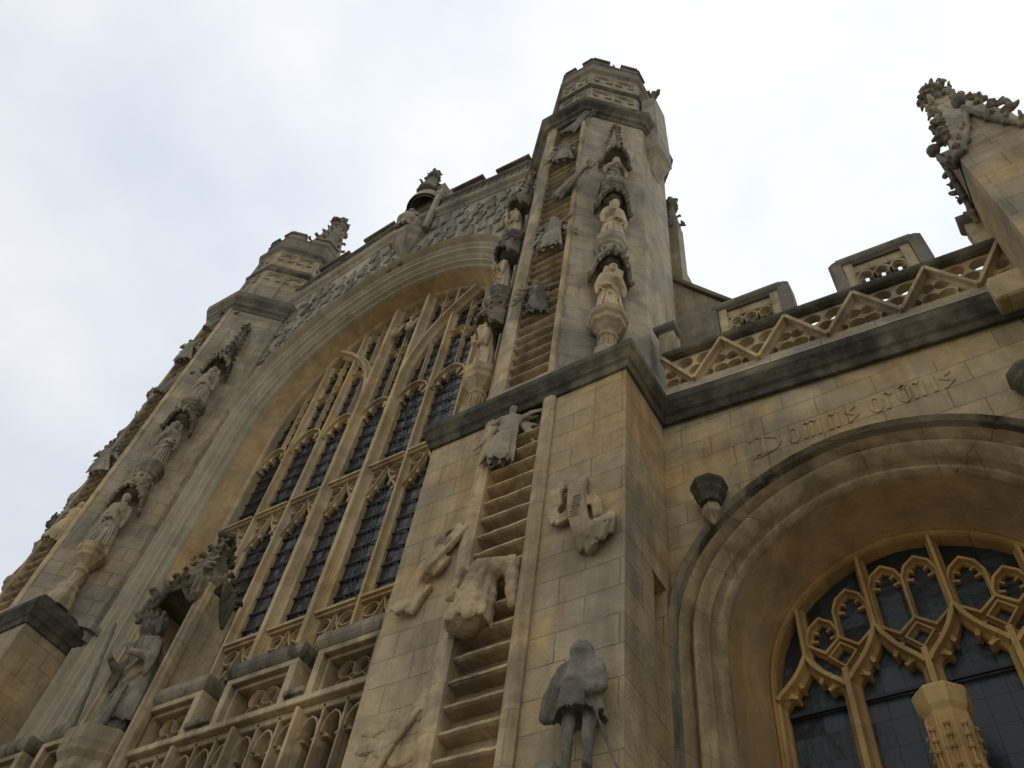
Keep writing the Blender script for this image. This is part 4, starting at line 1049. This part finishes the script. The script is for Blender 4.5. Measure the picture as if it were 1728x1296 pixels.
for (p0, p1) in (((bx0, by0), (bx1, by0)), ((bx0, by1), (bx0, by0)), ((bx1, by0), (bx1, by1))):
    a, U, V, Nn, Ln = frame_of(p0, p1)
    for s in (0, 1):
        for j in range(8):
            t = j/8; u = (Ln*.5*t) if s == 0 else Ln-(Ln*.5*t); u2 = (Ln*.5*(t+.125)) if s == 0 else Ln-(Ln*.5*(t+.125))
            zz = lambda q: 11.82+.85*q**1.25+.28*q**5
            A_ = a+U*u+V*zz(t)+Nn*.04; B_ = a+U*u2+V*zz(t+.125)+Nn*.04
            P.append(cap(A_, B_, .04, .04, 6))
            if j in (1, 3, 5): P += leaf(A_+V*.07+Nn*.03, U*(.5 if s else -.5)+Nn*.5, .075, rnd)
            if j in (2, 4, 6): P.append(sph(A_-V*.09, (.04, .04, .04), 4))
    P.append(sph(a+U*Ln/2+V*13.15+Nn*.05, (.09, .09, .1), 5))
rnd = random.Random(5)
for k in range(5):
    t = (k+.3)/5.2
    for sx_, sy_ in ((-1, -1), (1, -1), (1, 1), (-1, 1)):
        rr = .92-.75*t; P += leaf((cxm+sx_*(.39*rr), cym+sy_*(.42*rr), 12.45+2.0*t), (sx_*.7, sy_*.7, 0), .13, rnd)
for zz, s in ((14.42, .16), (14.66, .2), (14.86, .15)):
    for q in range(6): P += leaf((cxm+math.cos(q*1.05)*s*.7, cym+math.sin(q*1.05)*s*.7, zz), (math.cos(q*1.05), math.sin(q*1.05), 0), s*.55, rnd)
P.append(cap((cxm, cym, 14.2), (cxm, cym, 14.9), .12, .12, 6))
P.append(cap((cxm, cym, 12.0), (cxm, cym, 14.3), .2, .08, 6)); blob('crockets', P, .015, M['statue_soot'], parent=OB, rough=.012, smooth_it=0)
# ------------------------------------------------------------------ things behind: clerestory pinnacles, flying buttresses, nave roof
m = MB(); m.box(-15.4, -3.3, 2.6, 30, 0, 20.4); m.add([(-15.4, 2.2, 20.4), (C, 2.2, 22.6), (-3.3, 2.2, 20.4), (-15.4, 30, 20.4), (C, 30, 22.6), (-3.3, 30, 20.4)], [(0, 1, 4, 3), (1, 2, 5, 4), (0, 2, 1), (3, 4, 5)]); m.build('nave', M['ashlar_grey'], CH)
m = MB(); m.box(-3.0, 1.6, 2.4, 30, 0, 9.2); m.box(-16.3-.0, -20.6, 1.6, 30, 0, 9.2); m.build('aisle_roof', M['lead'], CH)
m = MB(); m.box(MX(1.6), MX(-2.7), 1.0, 1.6, 0, 10.4); m.build('north_aisle_wall', M['ashlar'], CH)
for q, yy in enumerate((3.0, 6.5)):
    t = thing('flying_buttress', ('nearer' if q == 0 else 'farther')+' sloping flying buttress with pinnacle behind the right turret', 'buttress', (-2.9, yy, 9), 'flying buttresses over the aisle')
    x0 = -3.3; m = MB()
    m.box(-3.32, -2.93, yy-.15, yy+.15, 9, 20.3); m.build('pinnacle_shaft', M['ashlar_grey'], t)
    rings = []
    for y in (yy-.14, yy+.14):
        rings.append([(-3.3, y, 17.9), (-.6, y, 13.3), (-.6, y, 12.4), (-1.6, y, 13.7), (-2.5, y, 14.3), (-3.3, y, 14.4)])
    m = MB(); m.loft(rings); m.build('flyer', M['ashlar_grey'], t)
    m = MB(); m.loft([[(-3.3, y, 17.95), (-.5, y, 13.2), (-.5, y, 13.32), (-3.3, y, 18.1)] for y in (yy-.22, yy+.22)]); m.build('coping', M['darkgrey'], t)
    crocket_spire(t, -3.1, yy, 20.2, 21.9, .2, 'pinnacle_spire', 'darkgrey', 4, 3, .03, 1.3, 1.2)
# corbelled square shaft with small finials on the nave side of the right turret
m = MB(); m.loft([[(-2.85, 1.3, 19.7), (-2.8, 1.3, 19.7), (-2.8, 1.6, 19.7), (-2.85, 1.6, 19.7)], [(-2.9, 1.1, 20.5), (-2.52, 1.1, 20.5), (-2.52, 1.75, 20.5), (-2.9, 1.75, 20.5)], [(-2.9, 1.1, 24.0), (-2.56, 1.15, 24.0), (-2.56, 1.7, 24.0), (-2.9, 1.7, 24.0)], [(-3.0, 1.3, 24.7), (-2.8, 1.35, 24.7), (-2.8, 1.5, 24.7), (-3.0, 1.5, 24.7)]])
o = m.build('corbelled_shaft', M['ashlar_grey'], TR)
P = [cap((-2.6, 1.2, 23.9), (-2.42, 1.1, 24.1), .05, .06, 6), cap((-2.75, 1.4, 24.5), (-2.68, 1.35, 24.95), .06, .05, 6), sph((-2.66, 1.33, 25.0), .07, 5)]
blob('carved_beast', P, .025, M['darkgrey'], parent=TR, rough=.03)
for T, f in ((TR, lambda x: x), (TL, MX)):
    crocket_spire(T, f(TCX)+(.15 if T is TL else 0), TCY, 25.6, 30.0, .95, 'turret_spirelet', 'darkgrey', 8, 7, .045, 2.3, 1.3)
# ------------------------------------------------------------------ figures on the ladders
def angel(h, seed, up=True, wing=1.0, arms=1, skirt=1.0):
    P = []; rnd = random.Random(seed)
    P.append(robe(h, .175*h*skirt, .10*h, 0, .6*h, 8, seed, lean=(.03*h, 0), amp=.2, flat=.6))
    P.append(robe(h, .11*h, .13*h, .55*h, .78*h, 5, seed+1, amp=.05, flat=.7)); P.append(sph((0, 0, .78*h), (.13*h, .08*h, .05*h), 6))
    P.append(cap((0, 0, .78*h), (0, -.01*h, .86*h), .04*h, .038*h, 7)); P.append(sph((0, -.02*h, .91*h), (.055*h, .065*h, .075*h), 8)); P.append(sph((0, .02*h, .92*h), (.068*h, .06*h, .075*h), 7))
    P.append(cap((0, -.08*h, .915*h), (0, -.088*h, .895*h), .01*h, .012*h, 5))
    for s in (-1, 1):
        for q in range(5):   # feathers
            P.append(cap((s*.1*h, .08*h, .74*h), (s*(.24+.03*q)*h*wing, .10*h, (1.02-.17*q)*h*(1 if up else .9)), .045*h, .02*h, 6))
        P.append(cap((s*.05*h, 0, .14*h), (s*.06*h, -.05*h, .0), .03*h, .022*h, 6))
    P.append(cap((.12*h, 0, .76*h), (.26*h, -.06*h, .80*h), .04*h, .034*h, 7)); P.append(cap((.26*h, -.06*h, .80*h), (.46*h*arms, -.05*h, .84*h), .034*h, .022*h, 7)); P.append(sph((.47*h*arms, -.05*h, .845*h), .03*h, 5))
    P.append(cap((-.12*h, 0, .75*h), (-.16*h, -.1*h, .62*h), .04*h, .035*h, 7)); P.append(cap((-.16*h, -.1*h, .62*h), (-.05*h, -.14*h, .7*h), .033*h, .022*h, 7))
    for k in range(6):
        x = (-.13+.05*k)*h; P.append(cap((x*.6, -.075*h, .5*h), (x*1.15, -.10*h-.02*h*(k % 2), .09*h), .010*h, .018*h, 6))
    return P
ANG = [  # x, z, h, rotz, tilt, scale/mat, label, side
 (-4.36, 9.45, 1.05, .25, .12, 'statue_grey', 'angel with folded wings climbing the right ladder just below the black string course', 1.15, 1.0),
 (-4.12, 12.72, .95, .5, -.1, 'darkgrey', 'dark angel with spread wing on the right ladder beside the lowest apostles', 1.0, .7),
 (-4.1, 14.75, 1.2, .1, 0, 'statue_grey', 'worn angel in swirling robe filling the right ladder beside the middle apostles', 1.1, .6),
 (-4.15, 16.9, 1.0, -.2, .9, 'statue_grey', 'worn angel lying across the rungs of the right ladder below the top canopies', 1.0, .6),
 (-4.15, 18.75, 1.1, .2, 0, 'statue_grey', 'pale broad angel on the right ladder beside the spirelet', 1.2, .7),
 (-4.15, 20.35, .95, 0, .5, 'darkgrey', 'topmost dark figure crouching at the head of the right ladder', 1.3, .6)]
for i, (x, z, h, rz_, tilt, mat, lab, sk, am) in enumerate(ANG):
    ob = blob('ladder_angel', angel(h, 40+i, wing=1.0, arms=am, skirt=sk), .017, M[mat], (x, -.06, z), rough=.014, seed=i, rot=(0.0, tilt, rz_)); ob.scale = (1.08, .62, 1.08)
    tag(ob, lab, 'carved angel', 'angels on the ladders')
ANL = [(12.75, 'pale angel with crossed limbs low on the left ladder', 'mould', .2), (14.7, 'worn lump of an angel on the left ladder beside the lower canopy', 'statue_grey', -.3), (17.6, 'crumbling angel in the middle of the left ladder', 'darkgrey', .4),
       (19.0, 'angel near the top of the left ladder facing outward', 'statue_grey', -.2), (20.5, 'topmost figure on the left ladder under the turret string', 'darkgrey', .5)]
for i, (z, lab, mat, tl) in enumerate(ANL):
    ob = blob('ladder_angel', angel(1.05, 60+i, wing=.95, arms=.6, skirt=1.2), .02, M[mat], (-14.95, -.08, z), rough=.02, seed=i+9, rot=(0, tl, .3)); ob.scale = (1.05, .75, 1.05)
    tag(ob, lab, 'carved angel', 'angels on the ladders')
# headless climber, only skirts and a broken arm left
h = 1.25; P = [robe(h, .17*h, .13*h, 0, .5*h, 6, 77, lean=(.05, 0), amp=.16, flat=.9), sph((.08, -.02, .52*h), (.2, .16, .14), 7), cap((.1, -.02, .55*h), (.33, .02, .6*h), .11, .1, 8), cap((.33, .02, .6*h), (.4, .05, .2*h), .1, .06, 8),
     cap((-.16, -.1, .05), (.0, -.14, .5), .06, .05, 7), cap((.05, -.16, .0), (.12, -.14, .55), .05, .04, 7), sph((-.05, 0, .1), (.22, .17, .16), 7), cap((-.2, -.1, .25*h), (-.1, -.15, .5*h), .05, .04, 6)]
ob = blob('broken_climber', P, .02, M['mould'], (-4.27, -.1, 7.0), .2, rough=.03, seed=4); tag(ob, 'headless eroded climber in heavy robe straddling the lower rungs of the right ladder', 'statue')
# hooded figure on the buttress
h = 1.12; P = []
P.append(robe(h, .22*h, .15*h, .38*h, .72*h, 7, 5, amp=.13, flat=.8)); P.append(robe(h, .17*h, .12*h, .66*h, .86*h, 5, 6, amp=.07, flat=.8))
P.append(sph((0, -.02, .93*h), (.10*h, .10*h, .105*h), 8)); P.append(sph((0, .02, .85*h), (.13*h, .11*h, .09*h), 8)); P.append(sph((0, -.09, .92*h), (.05*h, .04*h, .06*h), 7)); P.append(cap((0, -.13, .92*h), (0, -.14, .9*h), .012, .014, 5))
for s in (-1, 1):
    P.append(cap((s*.085*h, 0, .45*h), (s*.085*h, -.03*h, .24*h), .062*h, .05*h, 8)); P.append(cap((s*.085*h, -.03*h, .24*h), (s*.09*h, .0, .03*h), .052*h, .032*h, 8))
    P.append(sph((s*.085*h, -.03*h, .26*h), .05*h, 6)); P.append(sph((s*.1*h, -.05*h, .015*h), (.035*h, .08*h, .025*h), 6))
P.append(cap((-.14*h, -.02, .8*h), (-.24*h, -.04, .58*h), .065*h, .07*h, 8)); P.append(cap((-.24*h, -.04, .58*h), (-.27*h, -.06, .42*h), .07*h, .05*h, 8)); P.append(sph((-.265*h, -.08, .4*h), (.03*h, .03*h, .04*h), 5))
P.append(cap((.14*h, -.02, .8*h), (.2*h, -.08, .58*h), .065*h, .055*h, 8)); P.append(cap((.2*h, -.08, .58*h), (.14*h, -.16, .5*h), .05*h, .035*h, 8)); P.append(sph((.13*h, -.18, .49*h), .035*h, 5))
P.append(cap((.12*h, -.14, .5*h), (.3*h, .02, .02), .02, .018, 6)); P.append(cap((-.1*h, .1, .8*h), (-.22*h, .14, 1.0*h), .018, .016, 6))
ob = blob('pilgrim_statue', P, .016, M['statue_soot'], (-2.98, -.17, 5.2), .1, rough=.014, seed=8); ob.scale = (.88, .9, 1); tag(ob, 'hooded pilgrim in short cloak with bare legs and a staff on the right buttress', 'statue')
ob = blob('stone_ball', [sph((0, 0, 0), (.14, .13, .15), 8)], .02, M['statue_grey'], (-3.3, -.06, 5.28), rough=.03); tag(ob, 'rounded grey lump of stone at the feet of the hooded pilgrim', 'stone')
# ribbon scrolls in relief
def ribbon(name, pts, w, lab, mat='mould', ticks=(), y=-.04, extra=()):
    P = []
    ALL = [(pts[i], pts[i+1], w) for i in range(len(pts)-1)]
    for ep, ew in extra: ALL += [(ep[i], ep[i+1], ew) for i in range(len(ep)-1)]
    for q0, q1, w in ALL:
        (x0, z0, y0), (x1, z1, y1) = q0, q1
        d = Vector((x1-x0, z1-z0)); pr = Vector((-d.y, d.x)).normalized()*w/2; th = .035
        r0 = [Vector((x0-pr.x, y0-th, z0-pr.y)), Vector((x0+pr.x, y0-th, z0+pr.y)), Vector((x0+pr.x, y0+th, z0+pr.y)), Vector((x0-pr.x, y0+th, z0-pr.y))]
        r1 = [Vector((x1-pr.x, y1-th, z1-pr.y)), Vector((x1+pr.x, y1-th, z1+pr.y)), Vector((x1+pr.x, y1+th, z1+pr.y)), Vector((x1-pr.x, y1+th, z1-pr.y))]
        P.append([r0, r1]); P.append(cap((x0-pr.x*.8, y0-.02, z0-pr.y*.8), (x1-pr.x*.8, y1-.02, z1-pr.y*.8), .022, .022, 6)); P.append(cap((x0+pr.x*.8, y0-.02, z0+pr.y*.8), (x1+pr.x*.8, y1-.02, z1+pr.y*.8), .022, .022, 6))
    cx = pts[0][0]; cz = min(p[1] for p in pts)
    P = [[r_ for r_ in q] for q in P]
    P2 = [[[Vector((p[0]-cx, p[1], p[2]-cz)) for p in r_] for r_ in q] for q in P]
    o = blob(name, P2, .015, M[mat], (cx, 0, cz), rough=.006, seed=2)
    tag(o, lab, 'carved scroll', 'scrolls carved on the right buttress')
    m = MB()
    for (x, z, yy, ang, k) in ticks:
        c, s = math.cos(ang), math.sin(ang); U = Vector((c, 0, s)); V = Vector((-s, 0, c))
        for j in range(k): m.obox(Vector((x, yy, z)), U, V, Vector((0, -1, 0)), -.055+.012*(j % 2), .055-.01*(j % 3), j*.035, j*.035+.012, 0, .012)
    if m.v:
        oo = m.build('lettering', M['statue_grey']); oo.parent = o; oo.matrix_parent_inverse = Matrix.Translation((cx, 0, cz)).inverted()
    return o
ribbon('carved_scroll', [(-3.21, 8.62, -.03), (-3.20, 8.45, -.09), (-3.18, 8.2, -.12), (-3.14, 7.95, -.12), (-3.09, 7.7, -.1), (-3.06, 7.55, -.05)], .2, 'curling ribbon scroll with worn lettering right of the ladder on the buttress', 'mould', [(-3.17, 7.95, -.155, -.08, 9)],
    extra=[([(-3.24, 8.52, -.04), (-3.36, 8.56, -.09), (-3.44, 8.45, -.1), (-3.44, 8.3, -.06)], .13), ([(-3.44, 8.42, -.02), (-3.49, 8.22, -.05), (-3.42, 8.05, -.07), (-3.27, 8.1, -.05)], .12),
           ([(-3.08, 7.56, -.06), (-2.96, 7.6, -.1), (-2.88, 7.74, -.12), (-2.9, 7.9, -.06)], .2), ([(-2.84, 7.66, -.05), (-2.8, 7.8, -.08), (-2.83, 7.92, -.03)], .09), ([(-3.06, 8.3, -.03), (-2.98, 8.12, -.05), (-2.97, 7.97, -.02)], .1)])
ribbon('carved_scroll', [(-4.63, 8.56, -.04), (-4.78, 8.3, -.09), (-4.95, 8.08, -.11), (-5.08, 7.92, -.1), (-5.14, 7.68, -.06), (-5.28, 7.55, -.09)], .15, 'narrow slanting ribbon scroll left of the ladder on the buttress', 'mould', [(-4.74, 8.3, -.13, .9, 6)],
    extra=[([(-4.68, 8.62, -.02), (-4.85, 8.56, -.06), (-4.93, 8.42, -.07), (-4.88, 8.3, -.03)], .07), ([(-4.78, 8.15, -.03), (-4.8, 8.02, -.07), (-4.9, 7.95, -.05)], .07), ([(-4.95, 7.83, -.03), (-5.02, 7.68, -.06), (-5.1, 7.5, -.05)], .1)])
ribbon('carved_scroll', [(-4.72, 6.3, -.01), (-4.92, 6.02, -.015), (-5.05, 5.8, -.01), (-5.18, 5.55, -.01)], .05, 'thin slanting carved line on the patched lower left of the buttress', 'mould')
# broken patches where a carving has gone
pat = []
rnd = random.Random(11)
for j in range(16): pat.append(sph((rnd.uniform(-.3, .3), .0, rnd.uniform(-.45, .45)), (rnd.uniform(.08, .18), .02, rnd.uniform(.06, .14)), 6))
ob = blob('eroded_relief', pat, .02, M['mould'], (-4.98, -.0, 5.95), rough=.02, seed=3); tag(ob, 'flat eroded patch left of the ladder low on the right buttress', 'carving')
print('objects', len(bpy.data.objects))
